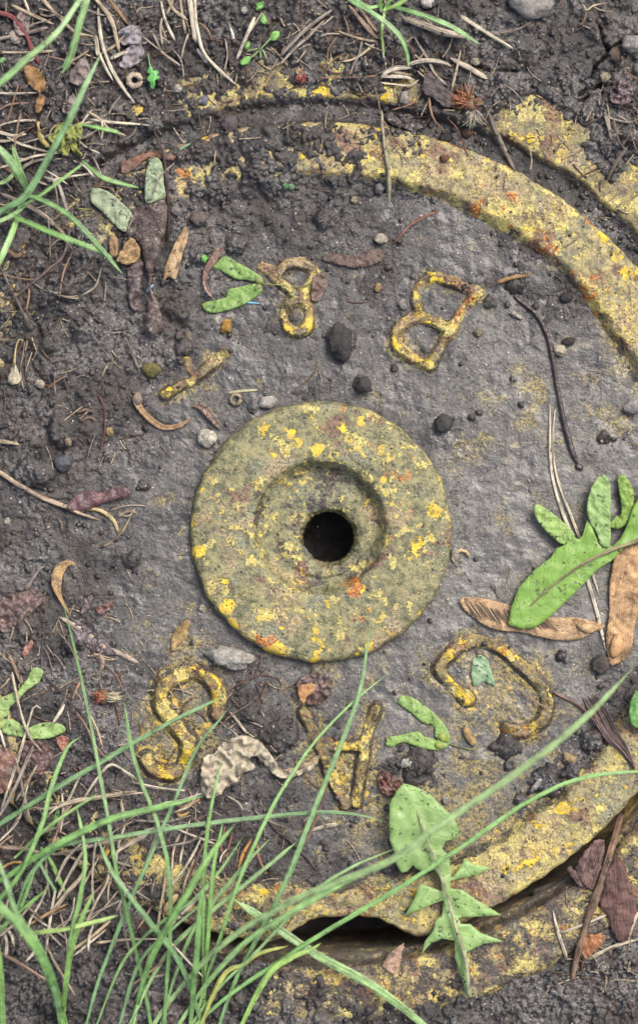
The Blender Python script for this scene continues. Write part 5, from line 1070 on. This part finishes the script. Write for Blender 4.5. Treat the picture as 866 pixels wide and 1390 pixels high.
tuft(10, 1330, "large green grass tuft at the bottom left with long crossing blades", [
    ([(-40, 1150), (0, 1119), (45, 1090), (90, 1062), (140, 1033), (190, 1003), (250, 971), (306, 944)], [9, 10, 10, 10, 9.5, 9, 8, 4], [8, 22, 30, 30, 26, 22, 18, 16], GB),
    ([(196, 1340), (185, 1295), (172, 1235), (160, 1190), (145, 1100), (133, 1035), (122, 975), (106, 900), (86, 815)], [7, 8, 8.5, 8, 7.5, 6.5, 6, 5, 3], [0, 20, 50, 60, 50, 36, 24, 14, 6], C(96, 156, 84)),
    ([(226, 1340), (231, 1270), (230, 1186), (215, 1121), (190, 1056), (177, 1005), (168, 948)], [7, 8, 8, 8, 8, 7.5, 6], [0, 20, 44, 50, 46, 40, 34], C(104, 164, 90)),
    ([(130, 1345), (150, 1290), (168, 1245), (200, 1172), (235, 1092), (268, 1015), (300, 975), (313, 957)], [6, 7.5, 8, 8, 7.5, 7, 6, 3], [0, 16, 30, 36, 34, 28, 22, 20], C(104, 160, 112)),
    ([(-40, 1260), (5, 1215), (30, 1182), (57, 1120), (70, 1070), (82, 1036), (94, 1012), (110, 1000)], [8, 9, 9.5, 9, 9, 9, 8, 4], [10, 40, 55, 60, 56, 50, 42, 34], GG),
    ([(-40, 1215), (10, 1190), (48, 1164), (90, 1140), (150, 1112), (210, 1097), (278, 1080)], [8, 11, 12, 13, 13, 12, 5], [10, 40, 52, 58, 60, 60, 56], C(110, 176, 86)),
    ([(-30, 1300), (20, 1240), (40, 1190), (80, 1150), (140, 1139), (250, 1122), (330, 1112), (425, 1103), (480, 1105), (528, 1117)], [6, 8, 8, 8.5, 9, 9, 9, 8, 6.5, 3], [10, 24, 34, 38, 36, 30, 26, 22, 18, 10], GB),
    ([(88, 1350), (94, 1295), (99, 1258), (109, 1220), (116, 1169), (112, 1131), (104, 1093)], [8, 9, 9, 9, 8.5, 8, 5], [0, 30, 50, 60, 60, 56, 46], C(110, 172, 88)),
    ([(36, 1168), (53, 1171), (64, 1190), (78, 1212)], [4, 7, 7, 4], [26, 30, 26, 20], GB),
    ([(56, 1150), (69, 1168), (80, 1192), (93, 1222)], [4, 8, 9, 4], [20, 26, 26, 20], C(112, 174, 64)),
    ([(0, 1262), (25, 1240), (46, 1222), (67, 1205)], [6, 7, 7, 3], [20, 30, 34, 34], GG),
    ([(260, 1345), (240, 1300), (220, 1273), (183, 1225), (152, 1182), (132, 1136)], [9, 10, 10.5, 10, 9, 5], [0, 40, 60, 70, 66, 50], C(112, 172, 112)),
    ([(92, 1320), (100, 1280), (107, 1258), (118, 1232), (129, 1208)], [9, 11, 11, 10, 6], [10, 40, 50, 52, 48], C(112, 172, 72)),
    ([(28, 1270), (51, 1266), (85, 1262), (114, 1255), (140, 1249), (161, 1242)], [7, 8, 9, 9, 9, 4], [30, 50, 56, 54, 50, 44], C(140, 186, 90)),
    ([(74, 1345), (60, 1300), (46, 1273), (22, 1238), (10, 1202), (-4, 1160)], [11, 13, 13, 12, 10, 7], [0, 70, 100, 110, 110, 96], C(116, 176, 112)),
    ([(80, 1360), (58, 1300), (33, 1263), (0, 1230), (-30, 1190)], [14, 18, 19, 18, 12], [0, 90, 120, 130, 120], C(110, 176, 84)),
    ([(24, 1258), (28, 1237), (38, 1208), (50, 1176)], [5, 7, 7, 3], [30, 36, 40, 40], C(100, 160, 84)),
    ([(64, 1140), (72, 1120), (80, 1100), (84, 1086)], [6, 9, 9, 5], [6, 14, 16, 14], C(96, 158, 66)),
    ([(20, 1165), (60, 1128), (92, 1104), (120, 1086), (134, 1077)], [5, 7, 7, 6, 4], [24, 34, 38, 38, 36], C(118, 172, 98)),
    ([(0, 1320), (-4, 1290), (-6, 1262), (4, 1235)], [14, 16, 14, 7], [30, 70, 90, 96], C(120, 184, 80)),
])
tuft(280, 1350, "green grass tuft at bottom centre with fine upright blades", [
    ([(276, 1345), (277, 1270), (278, 1170), (287, 1095), (303, 1026)], [6, 7.5, 7.5, 7, 3], [0, 26, 44, 44, 36], C(110, 174, 84)),
    ([(278, 1350), (282, 1280), (290, 1180), (303, 1115)], [6, 8, 8, 4], [0, 30, 50, 50], C(116, 178, 84)),
    ([(276, 1345), (297, 1280), (325, 1195), (365, 1105), (396, 1052), (430, 1004), (476, 956), (529, 912)], [6, 7.5, 8, 8, 7, 6, 5, 2], [0, 26, 44, 44, 38, 30, 20, 12], C(120, 182, 100)),
    ([(312, 1350), (335, 1300), (368, 1238), (396, 1178), (431, 1088), (470, 992), (490, 930), (504, 836)], [8, 9.5, 10.5, 10.5, 10, 9, 7, 2.5], [0, 20, 36, 40, 36, 30, 26, 24], C(112, 168, 112)),
    ([(190, 1350), (208, 1296), (241, 1235), (290, 1155), (318, 1120)], [9, 12, 14, 12, 6], [0, 60, 100, 110, 104], C(116, 182, 84)),
    ([(230, 1350), (260, 1268), (290, 1225), (335, 1171), (367, 1138)], [6, 7, 8, 8, 4], [0, 16, 28, 30, 26], C(120, 172, 112)),
    ([(200, 1340), (235, 1285), (290, 1235), (346, 1190), (405, 1141)], [7, 9, 9, 9, 7], [0, 12, 20, 22, 18], C(128, 180, 122)),
    ([(520, 1348), (440, 1302), (420, 1290), (370, 1256), (318, 1221)], [14, 17, 17, 17, 15], [10, 24, 26, 24, 18], C(136, 190, 120)),
    ([(262, 1350), (268, 1290), (271, 1240), (276, 1205)], [9, 12, 12, 6], [0, 60, 80, 80], C(110, 172, 92)),
    ([(180, 1330), (200, 1292), (226, 1268), (256, 1242), (274, 1228)], [5, 7, 7, 6, 3], [0, 20, 26, 26, 22], GB),
    ([(300, 1330), (330, 1310), (352, 1294), (392, 1284)], [8, 10, 9, 5], [14, 24, 24, 20], C(160, 182, 70)),
    ([(360, 1330), (396, 1300), (420, 1290), (436, 1280)], [8, 12, 11, 6], [10, 30, 36, 34], C(140, 196, 80)),
    ([(160, 1320), (190, 1278), (222, 1250), (262, 1222), (300, 1180), (330, 1136)], [4, 6, 6, 6, 6, 3], [4, 24, 30, 34, 34, 30], C(112, 166, 98)),
])
tuft(240, 1380, "long arching green blades sweeping to the right over the rim", [
    ([(230, 1360), (300, 1284), (380, 1232), (433, 1207), (530, 1168), (600, 1118), (700, 1050), (790, 978), (862, 903)], [9, 12, 13, 13.5, 14, 14, 13.5, 12, 7], [0, 50, 84, 100, 112, 118, 120, 118, 112], GL),
    ([(300, 1360), (390, 1298), (433, 1270), (550, 1200), (640, 1140), (720, 1086), (790, 1056), (868, 1047), (905, 1050)], [7, 9, 9, 9.5, 9.5, 9, 8.5, 7.5, 5], [0, 20, 30, 40, 44, 44, 42, 40, 38], C(116, 182, 96)),
    ([(290, 1350), (350, 1290), (420, 1216), (470, 1181), (540, 1150)], [5, 6.5, 7, 6.5, 3], [0, 24, 34, 34, 28], C(128, 180, 118)),
    ([(270, 1350), (330, 1282), (390, 1242), (460, 1202), (530, 1166)], [8, 11, 12, 12, 8], [0, 50, 80, 96, 104], C(132, 190, 116)),
])
tuft(25, 275, "green grass tuft at upper left with broad spreading blades", [
    ([(-20, 300), (10, 282), (38, 262), (74, 200), (97, 158), (117, 114), (138, 72)], [10, 13, 14, 13.5, 13, 11, 4], [20, 40, 56, 76, 84, 84, 76], C(118, 176, 122)),
    ([(25, 282), (52, 267), (84, 244), (116, 220)], [6, 7, 7, 4], [30, 40, 44, 42], C(122, 182, 98)),
    ([(112, 218), (128, 232), (142, 242), (165, 249), (190, 255)], [5, 7, 8, 7, 3], [40, 42, 40, 36, 30], C(104, 168, 76)),
    ([(30, 272), (45, 267), (87, 287), (121, 319), (145, 346), (167, 372)], [8, 9.5, 10, 9.5, 8.5, 3], [30, 44, 54, 54, 50, 42], C(116, 180, 104)),
    ([(8, 286), (21, 294), (69, 315), (132, 339), (154, 350)], [8, 10, 11, 10, 5], [24, 34, 44, 46, 44], C(110, 176, 82)),
    ([(40, 262), (24, 232), (4, 207), (-16, 190)], [12, 18, 16, 10], [20, 50, 60, 60], C(122, 180, 116)),
    ([(26, 290), (16, 318), (4, 346), (-8, 370)], [10, 12, 12, 8], [20, 44, 54, 56], C(130, 188, 110)),
    ([(40, 266), (30, 238), (22, 214), (18, 196)], [10, 13, 12, 6], [14, 30, 36, 36], C(112, 172, 84)),
    ([(40, 274), (20, 290), (-10, 306)], [6, 9, 8], [20, 34, 40], C(120, 180, 110)),
    ([(110, 168), (126, 172), (146, 176), (164, 180)], [5, 7, 9, 6], [30, 34, 34, 30], C(110, 174, 82)),
    ([(20, 236), (8, 246), (-8, 250)], [8, 9, 7], [20, 28, 30], C(120, 176, 96)),
])
tuft(110, -20, "two broad grass blades crossing the top left corner", [
    ([(130, -30), (109, 0), (76, 46), (38, 79), (0, 114), (-30, 140)], [8, 10, 11, 12, 12, 10], [60, 80, 96, 100, 96, 90], C(128, 186, 120)),
    ([(124, -30), (118, 0), (109, 30), (97, 74), (85, 100)], [12, 14, 14, 14, 13], [40, 50, 46, 36, 22], C(132, 188, 122)),
])
tuft(524, 4, "small fresh grass tuft at the top edge with drooping blade", [
    ([(520, 6), (500, 10), (475, -4), (460, -14)], [5, 9, 9, 8], [10, 20, 26, 28], C(122, 182, 104)),
    ([(470, -4), (492, 10), (516, 25), (541, 47), (552, 72), (555, 94)], [9, 10, 10, 10, 9, 4], [28, 32, 32, 28, 22, 16], C(120, 182, 112)),
    ([(522, 8), (545, 12), (577, 22), (612, 36), (651, 60)], [5, 9, 10, 10, 4], [12, 28, 34, 34, 30], C(118, 180, 104)),
    ([(522, 14), (518, 45), (520, 62), (521, 78)], [5, 6, 5, 2], [10, 14, 10, 6], C(130, 186, 76)),
    ([(522, 12), (528, 2), (546, -12)], [6, 8, 6], [8, 18, 24], C(128, 188, 92)),
    ([(518, 16), (516, 0), (524, -18)], [6, 8, 8], [8, 22, 30], C(120, 186, 84)),
    ([(520, 14), (536, 8), (556, -4)], [6, 9, 7], [10, 18, 20], C(134, 190, 84)),
])
for lab, pts, w, cc in [("tiny dark green blade sprouting near the buried rim", [(230, 208), (244, 203), (260, 194)], [3, 6, 3], C(70, 130, 92)),
                        ("loose green blade tip at the left frame edge near the top", [(-6, 84), (2, 82), (9, 80)], [8, 8, 6], C(104, 176, 90))]:
    tag(strand("grass_sprig", pts, w, 'grass', cc, None, .3, h=2, fold=.3), lab, "grass")

# ------------------------------------------------------------------ seedlings
t = holder("seedling", 205, 88, float(gz(205, 88)[0]), "tiny lobed green seedling below the bleached straw", "seedling")
strand("stem", [(201, 72), (203, 84), (206, 98)], 2.2, 'grass', C(130, 180, 100), t, .8, h=3)
sheet("leaf", [(204, 90), (208, 92), (207, 96), (212, 95), (216, 98), (213, 102), (217, 104), (216, 108), (211, 108), (211, 115), (208, 121), (204, 117), (204, 111), (200, 109), (201, 104), (204, 102), (200, 98), (201, 94)], [(204, 90), (208, 120)], 'leaf', C(120, 206, 108), t, h=5, bulge=3, crumple=.6, smooth_out=True, step=2.5)
t = holder("seedling", 352, 68, float(gz(352, 68)[0]), "small green seedling with round seed leaves near the paired dry stems", "seedling")
for pts in ([(352, 68), (360, 60), (369, 50)], [(352, 68), (345, 75), (338, 80)], [(352, 68), (354, 74), (353, 80)], [(355, 66), (360, 74), (362, 80)], [(350, 66), (342, 68), (334, 70)]):
    strand("stem", pts, 2.6, 'grass', C(140, 178, 96), t, .8, h=4)
for ol in ([(365, 50), (370, 43), (378, 42), (380, 48), (375, 54), (368, 55)], [(326, 84), (332, 78), (340, 77), (339, 84), (333, 88), (327, 88)], [(332, 64), (334, 57), (339, 56), (339, 63), (335, 68)], [(353, 28), (357, 18), (362, 26), (362, 32), (356, 32)]):
    sheet("leaf", ol, None, 'leaf', C(142, 208, 100), t, h=6, bulge=2.5, crumple=.4, step=2.4)
t = holder("seedling", 350, 8, float(gz(350, 8)[0]), "minute crinkled green seedling at the top edge", "seedling")
for ol in ([(346, 6), (352, 3), (358, 8), (352, 13)], [(352, 4), (358, 2), (356, 9)], [(347, 10), (352, 12), (349, 15)]):
    sheet("leaf", ol, None, 'leaf', C(116, 186, 84), t, h=4, bulge=1.5, crumple=.6, step=2)
t = holder("seedling", 390, 253, float(gz(390, 253)[0]), "speck sized green seedling on the mud below the buried rim", "seedling")
for ol in ([(383, 250), (388, 248), (392, 254), (386, 256)], [(390, 250), (398, 250), (400, 256), (393, 257)]):
    sheet("leaf", ol, None, 'leaf', C(92, 150, 92), t, h=2, bulge=1.2, crumple=.3, step=2)
t = dead("leaf_scrap", "small bright green leaf scrap by the brown strip and green key", [(273, 347), (278, 345), (282, 350), (280, 356), (275, 355)], C(128, 200, 90), 'leaf', cat="leaf scrap", h=4, bulge=1)

# ------------------------------------------------------------------ dry flower heads
def flower_head(label, x, y, bristles, core):
    t = holder("dry_flower_head", x, y, float(gz(x, y)[0]), label, "flower head")
    lump("receptacle", *core, mat='dry', color=C(120, 88, 62), parent=t, rough=.2, sub=2, sink=.3)
    for (a0, a1, n, l0, l1, cc, ox, oy) in bristles:
        for i in range(n):
            a = math.radians(random.uniform(a0, a1)); L = random.uniform(l0, l1)
            sx, sy = x + ox + random.uniform(-3, 3), y + oy + random.uniform(-3, 3)
            ex, ey = sx + L * math.cos(a), sy - L * math.sin(a); b = random.uniform(-4, 4)
            z0 = float(gz(sx, sy)[0])
            strand("bristle", [(sx, sy), ((sx + ex) / 2 + b * math.sin(a), (sy + ey) / 2 + b * math.cos(a)), (ex, ey)], [2.4, 2.0, .9], 'fibre', tuple(min(1, c * random.uniform(.75, 1.2)) for c in cc[:3]) + (1,), t, .8, zabs=[z0 + 5, z0 + random.uniform(9, 18), z0 + random.uniform(2, 14)], sides=5, step=4)
flower_head("rust and white bristly dry flower head on the upper frame ring", 640, 142, [(70, 200, 60, 12, 26, C(168, 104, 62), -6, -4), (225, 330, 60, 12, 28, C(176, 164, 146), 2, 8), (0, 60, 16, 8, 16, C(150, 112, 76), 2, 0)], (638, 142, 12, 11, 8))
flower_head("small brush like dry flower head left of the letter S", 140, 946, [(-14, 14, 34, 14, 26, C(204, 186, 152), 2, 0), (140, 220, 34, 10, 20, C(168, 104, 62), 2, 0)], (142, 946, 10, 12, 7))
flower_head("tiny reddish dried bud on the yellow frame edge at top", 409, 104, [(60, 130, 8, 8, 14, C(206, 180, 140), 0, -2), (200, 340, 14, 8, 14, C(160, 66, 66), 0, -2)], (408, 104, 8, 10, 7))
t = holder("dandelion_seed", 22, 500, float(gz(22, 500)[0]), "pale wispy seed with hooked beak at the left edge", "seed")
strand("beak", [(20, 498), (21, 480), (24, 466), (29, 459), (32, 463), (29, 468)], [5, 4, 3, 3, 3, 2], 'straw', C(190, 168, 110), t, .8, h=4)
sheet("husk", [(20, 490), (24, 500), (29, 516), (20, 522), (11, 518), (15, 502)], [(20, 490), (20, 522)], 'drywing', C(216, 206, 172), t, h=3, bulge=4, crumple=.5, step=3)

# ------------------------------------------------------------------ stones, husks, shells
for nm, lab, x, y, rx, ry, rot, cc, k in [
    ("pebble", "white pebble at the hub's upper left", 281, 595, 14, 13, 20, C(216, 212, 196), {}),
    ("pebble", "oblong white stone touching the hub's top left edge", 363, 546, 14, 9, -15, C(186, 182, 174), {}),
    ("pebble", "grey chip left of the oblong white stone", 345, 552, 8, 10, 30, C(128, 126, 126), {}),
    ("stone", "lumpy pale grey stone below the hub's lower left", 313, 893, 31, 16, 12, C(190, 188, 178), {"rough": .38, "rz": 14}),
    ("stone", "large speckled grey stone cut off by the top edge", 722, 2, 30, 24, 10, C(164, 160, 154), {"rough": .3, "facet": .3, "rz": 16}),
    ("stone", "round speckled grey stone at the upper right edge", 858, 60, 16, 13, 0, C(166, 162, 158), {}),
    ("pebble", "small tan angular pebble among the soil cracks", 820, 105, 9, 7, -20, C(168, 160, 138), {"facet": .4}),
    ("pebble", "brown earth coloured lump on the crack fork", 834, 74, 9, 11, 0, C(114, 96, 84), {}),
    ("pebble", "small cream pebble between straws at top", 645, 84, 7, 6, 20, C(172, 164, 144), {}),
    ("pebble", "white pebble cut off by the top edge", 580, 3, 10, 9, 30, C(214, 210, 202), {}),
    ("pebble", "tiny white round pebble near the top edge", 331, 14, 5, 5, 0, C(210, 208, 200), {}),
    ("pebble", "cream pebble under the dry stems at top left", 242, 120, 6, 6, 0, C(196, 190, 176), {}),
    ("pebble", "pale pinkish pebble by the red stem at top left", 20, 52, 8, 10, -20, C(188, 178, 168), {}),
    ("stone", "dark violet grey flat stone touching the buried frame", 312, 168, 11, 13, 20, C(104, 94, 98), {"rz": 6}),
    ("pebble", "small bluish grey stone on the frame's yellow patch", 276, 136, 7, 9, 30, C(134, 132, 146), {}),
    ("pebble", "whitish stone on the yellow upper frame", 549, 132, 7, 10, 10, C(176, 170, 160), {}),
    ("pebble", "brown pebble below the dry flower head", 635, 179, 9, 8, 0, C(118, 92, 72), {}),
    ("pebble", "dark wet pebble left of the brown pebble", 605, 187, 9, 8, 0, C(56, 52, 54), {}),
    ("pebble", "reddish brown pebble sitting on the upper rim", 603, 215, 7, 6, 0, C(126, 84, 70), {}),
    ("pebble", "cream pebble on mud above the torn brown leaf", 517, 325, 10, 8, 0, C(188, 180, 160), {"facet": .4}),
    ("pebble", "pale grey chip in mud under the upper rim", 515, 255, 7, 8, 20, C(138, 136, 138), {}),
    ("pebble", "tan ring shaped grain left of the letter B", 513, 391, 6, 7, 20, C(178, 152, 104), {"rz": 4}),
    ("pebble", "dirty white crumb left of the letter B", 546, 413, 6, 8, -20, C(160, 156, 150), {"rz": 4}),
    ("pebble", "tan grain in the mud right of the letter B", 649, 451, 7, 6, 0, C(150, 142, 120), {"rz": 4}),
    ("pebble", "white crumbly chip below the bent stem's upper end", 699, 427, 9, 4, 30, C(196, 190, 180), {"rough": .5, "rz": 4}),
    ("seed", "cream hollow husk touching the bent stem", 760, 475, 10, 8, 10, C(200, 190, 166), {"rough": .3}),
    ("seed", "black teardrop seed right of the bent stem", 772, 463, 10, 6, -15, C(60, 54, 56), {"rough": .08, "rz": 5}),
    ("stone", "grey chipped stone at the right frame edge", 858, 552, 14, 10, -20, C(164, 160, 158), {"facet": .4}),
    ("seed", "dark round seed in mud above the bent stem", 768, 404, 9, 7, 0, C(62, 56, 58), {"rough": .1, "rz": 5}),
    ("pebble", "little white stone hugging the hub's right side", 617, 752, 6, 9, 0, C(170, 166, 160), {}),
    ("pebble", "cream crumb left of the hub's lower edge", 275, 826, 6, 5, 0, C(204, 196, 172), {}),
    ("stone", "dark grey shiny stone half sunk in mud at left", 86, 628, 12, 13, 20, C(104, 106, 112), {"facet": .3}),
    ("pebble", "cream angular pebble in the left mud", 55, 521, 8, 6, 20, C(196, 188, 168), {"facet": .4}),
    ("pebble", "tan pebble beside the red thread stem", 149, 586, 6, 7, 0, C(178, 158, 110), {"facet": .4}),
    ("pebble", "brownish grain with pale side in the left mud", 93, 600, 6, 6, 0, C(164, 146, 122), {}),
    ("pebble", "small white triangular pebble at the far left", 10, 707, 5, 6, 0, C(214, 208, 192), {"facet": .4}),
    ("pebble", "pinkish grey crumb at the tip of the curled husk", 187, 541, 8, 10, 20, C(158, 144, 130), {}),
    ("pebble", "olive earthy lump above the branching letter", 207, 501, 13, 10, 0, C(128, 120, 68), {}),
    ("pebble", "tan crusted grain below the bright green key", 307, 443, 7, 11, 20, C(186, 142, 66), {"rough": .4}),
    ("pebble", "brownish grain in the mud below the bright green key", 256, 458, 6, 7, 0, C(140, 128, 112), {}),
    ("pebble", "grey grain beside the brownish grain below the key", 243, 456, 5, 6, 0, C(120, 114, 108), {}),
    ("stone", "dusty round lump in the mud by the tan husk", 270, 296, 12, 11, 0, C(118, 110, 104), {"rough": .3}),
    ("pebble", "pale grey pebble right of the dark twig", 239, 286, 8, 7, 0, C(140, 136, 130), {}),
    ("pebble", "tan pebble resting in the mud at lower right", 773, 1029, 11, 7, 30, C(188, 166, 122), {}),
    ("pebble", "white sliver stone stuck in black mud at lower right", 727, 1066, 4, 11, 40, C(194, 192, 192), {}),
    ("stone", "dark round stone under the right tan key", 815, 902, 13, 13, 0, C(96, 90, 86), {}),
    ("pebble", "white crumb on black mud left of the green hook key", 550, 1036, 9, 6, -30, C(196, 196, 190), {"rough": .5}),
    ("pebble", "cream crumb at the edge of the toothed dandelion leaf", 604, 1087, 6, 5, 20, C(184, 180, 170), {}),
    ("pebble", "white crumb in the dark twig litter at upper centre", 480, 272, 5, 5, 0, C(180, 172, 140), {}),
    ("pebble", "black oval clod above the hub", 463, 464, 15, 26, -5, C(70, 68, 68), {"rough": .3, "rz": 9, "sink": .75}),
    ("stone", "dark knobbly stone just above the hub", 494, 522, 11, 12, 20, C(72, 69, 67), {"rough": .35, "sink": .7}),
    ("pebble", "dark pitted pebble right of the hub's top", 602, 575, 12, 13, 10, C(78, 76, 76), {"sink": .65}),
    ("seed", "yellow brown snail like husk right of the open letter's pale scrap", 637, 1000, 7, 16, -28, C(186, 158, 112), {"rough": .15}),
]:
    o = lump(nm, x, y, rx, ry, k.pop("rz", None), rot, 'stone', cc, None, k.pop("rough", .2), 3, **k)
    tag(o, lab, nm)
def ring(label, name, cat, x, y, R, r, cc, arc=360, a0=0, mat='drywing'):
    pts = [(x + R * math.cos(math.radians(a0 + arc * i / 12)), y + R * math.sin(math.radians(a0 + arc * i / 12))) for i in range(13)]
    o = strand(name, pts, r, mat, cc, None, .9, h=1.5, ends=(.9, .9) if arc > 350 else (.4, .2), jit=.12)
    return tag(o, label, cat)
ring("hollow grey brown stem ring lying in the soil at top left", "hollow_straw", "stem piece", 183, 109, 8.5, 8, C(186, 170, 146))
ring("tiny hollow tan stem ring by the hub's top left", "hollow_straw", "stem piece", 320, 542, 7, 6, C(160, 144, 116))
ring("curled cream husk hooking out right of the hub", "seed_husk", "husk", 626, 758, 11, 6, C(214, 188, 132), 210, 150)
tag(strand("plastic_sliver", [(199, 396), (204, 391), (209, 386)], [2, 4, 2], 'fibre', C(140, 190, 214), None, .5, h=6), "light blue plastic sliver on the long dark leaf", "plastic")
tag(strand("plastic_sliver", [(333, 411), (342, 411), (353, 412)], [2, 3, 2], 'fibre', C(96, 176, 210), None, .5, h=1), "sky blue plastic thread below the bright green key", "plastic")
t = holder("root_wisp", 412, 748, -6, "white hair like roots inside the hub hole", "root")
for i in range(3):
    strand("root", [(408 + i * 2, 738 + i * 2), (414 + i * 2.4, 748 + i), (420 + i * 2.6, 760 - i)], 1.2, 'fibre', C(130, 134, 130), t, .9, zabs=[-6, -16, -26], sides=5)

# ------------------------------------------------------------------ crumbs of soil and grit
def scatter(name, label, n, mat, smin, smax, test, color=None, sub=1, seed=1, flat=.7):
    rg = np.random.default_rng(seed); V0, F0 = ico(sub); VV, FF = [], []; c = 0; k = 0
    while c < n and k < n * 12:
        k += 1
        x, y = rg.uniform(-60, 930), rg.uniform(-40, 1430)
        p = test(x, y)
        if rg.random() > p: continue
        s = smin + (smax - smin) * rg.random() ** 3
        A = V0 * (1 + .3 * rg.normal(size=(len(V0), 1)).clip(-1.2, 1.2)) * np.array([s, s * rg.uniform(.6, 1), s * flat])
        a = rg.random() * 6.28; ca, sa = math.cos(a), math.sin(a)
        g = float(gz(x, y)[0])
        VV.append(np.stack([x + A[:, 0] * ca - A[:, 1] * sa, y + A[:, 0] * sa + A[:, 1] * ca, g + s * flat * .45 + A[:, 2]], 1)); FF.append(F0[:, ::-1] + c * len(V0)); c += 1
    o = mesh_obj(name, np.vstack(VV), np.vstack(FF), MAT[mat], None, color, persp=False, smooth=False, origin=(0, 0, 0))
    return tag(o, label, "soil crumbs", kind="stuff")
_SM = soil_z(_X, _Y) - cover_z(_X, _Y)
def soil_test(x, y):
    v = _SM[int((y - GY0) / STEP), int((x - GX0) / STEP)]
    r = math.hypot(x - LX, y - LY)
    if r < 190 or 545 < r < 580 and y > 900: return 0.0
    return .95 if v > 2 and r > 470 else (.5 if v > 2 else (.2 if v > -2 else .035))
scatter("soil_crumbs", "dark crumbs of soil strewn over mud and cover", 6500, 'crumb', 1.2, 5.5, soil_test, seed=3)
scatter("grit", "pale grit grains scattered over the soil and cover", 1500, 'stone', .7, 2.6, lambda x, y: .5 + .5 * soil_test(x, y), C(186, 176, 158), seed=4)

# ------------------------------------------------------------------ fine plant litter
def litter(n, seed=9):
    rg = np.random.default_rng(seed); VV, FF, c = [], [], 0
    areas = [(90, 120, 110, 130, 3), (330, 60, 170, 60, 2), (560, 90, 90, 60, 2), (90, 460, 80, 100, 1.2), (90, 900, 90, 60, 1.2), (120, 1130, 130, 90, 3.4), (280, 1200, 90, 60, 1.5), (830, 200, 50, 60, 1), (820, 1290, 50, 40, 1), (330, 940, 70, 40, .7), (450, 380, 300, 200, .8), (640, 900, 200, 200, .5)]
    p = np.array([a[4] for a in areas]); p = p / p.sum()
    while c < n:
        ax, ay, sx, sy, _ = areas[rg.choice(len(areas), p=p)]
        x, y = ax + rg.normal() * sx, ay + rg.normal() * sy
        r = math.hypot(x - LX, y - LY)
        if not (-60 < x < 930 and -40 < y < 1430) or r < 190 or (545 < r < 590 and y > 950): continue
        L = rg.uniform(6, 42); a = rg.random() * 6.28; w = rg.uniform(.5, 1.3); bend = rg.normal() * .25
        k = 5; t = np.linspace(-.5, .5, k); aa = a + bend * t * 2
        px = x + np.cumsum(np.cos(aa)) * L / k; py = y + np.cumsum(np.sin(aa)) * L / k
        z = np.maximum.accumulate(gz(px, py)) * .5 + gz(px, py).max() * .5 + w * .6
        nx, ny = -np.sin(aa), np.cos(aa)
        ring_ = [(1, 0), (0, 1), (-1, 0), (0, -1)]
        V = np.array([[px[i] + nx[i] * w * q[0], py[i] + ny[i] * w * q[0], z[i] + w * .6 * q[1]] for i in range(k) for q in ring_])
        VV.append(V); FF.append(grid_faces(k, 4, True) + c * 4 * k); c += 1
    V = np.vstack(VV); return V, np.vstack(FF)
for cc, n, sd, nm, lb in [(C(176, 160, 134), 620, 9, "straw_litter", "tiny bits of pale straw strewn over the soil"), (C(112, 84, 68), 420, 10, "root_litter", "tiny brown rootlets and plant crumbs strewn over the soil")]:
    V, F = litter(n, sd)
    tag(mesh_obj(nm, V, F, MAT['straw'], None, cc, np.stack([V[:, 0], V[:, 1]], 1) / 100, persp=False, origin=(0, 0, 0)), lb, "plant litter", kind="stuff")
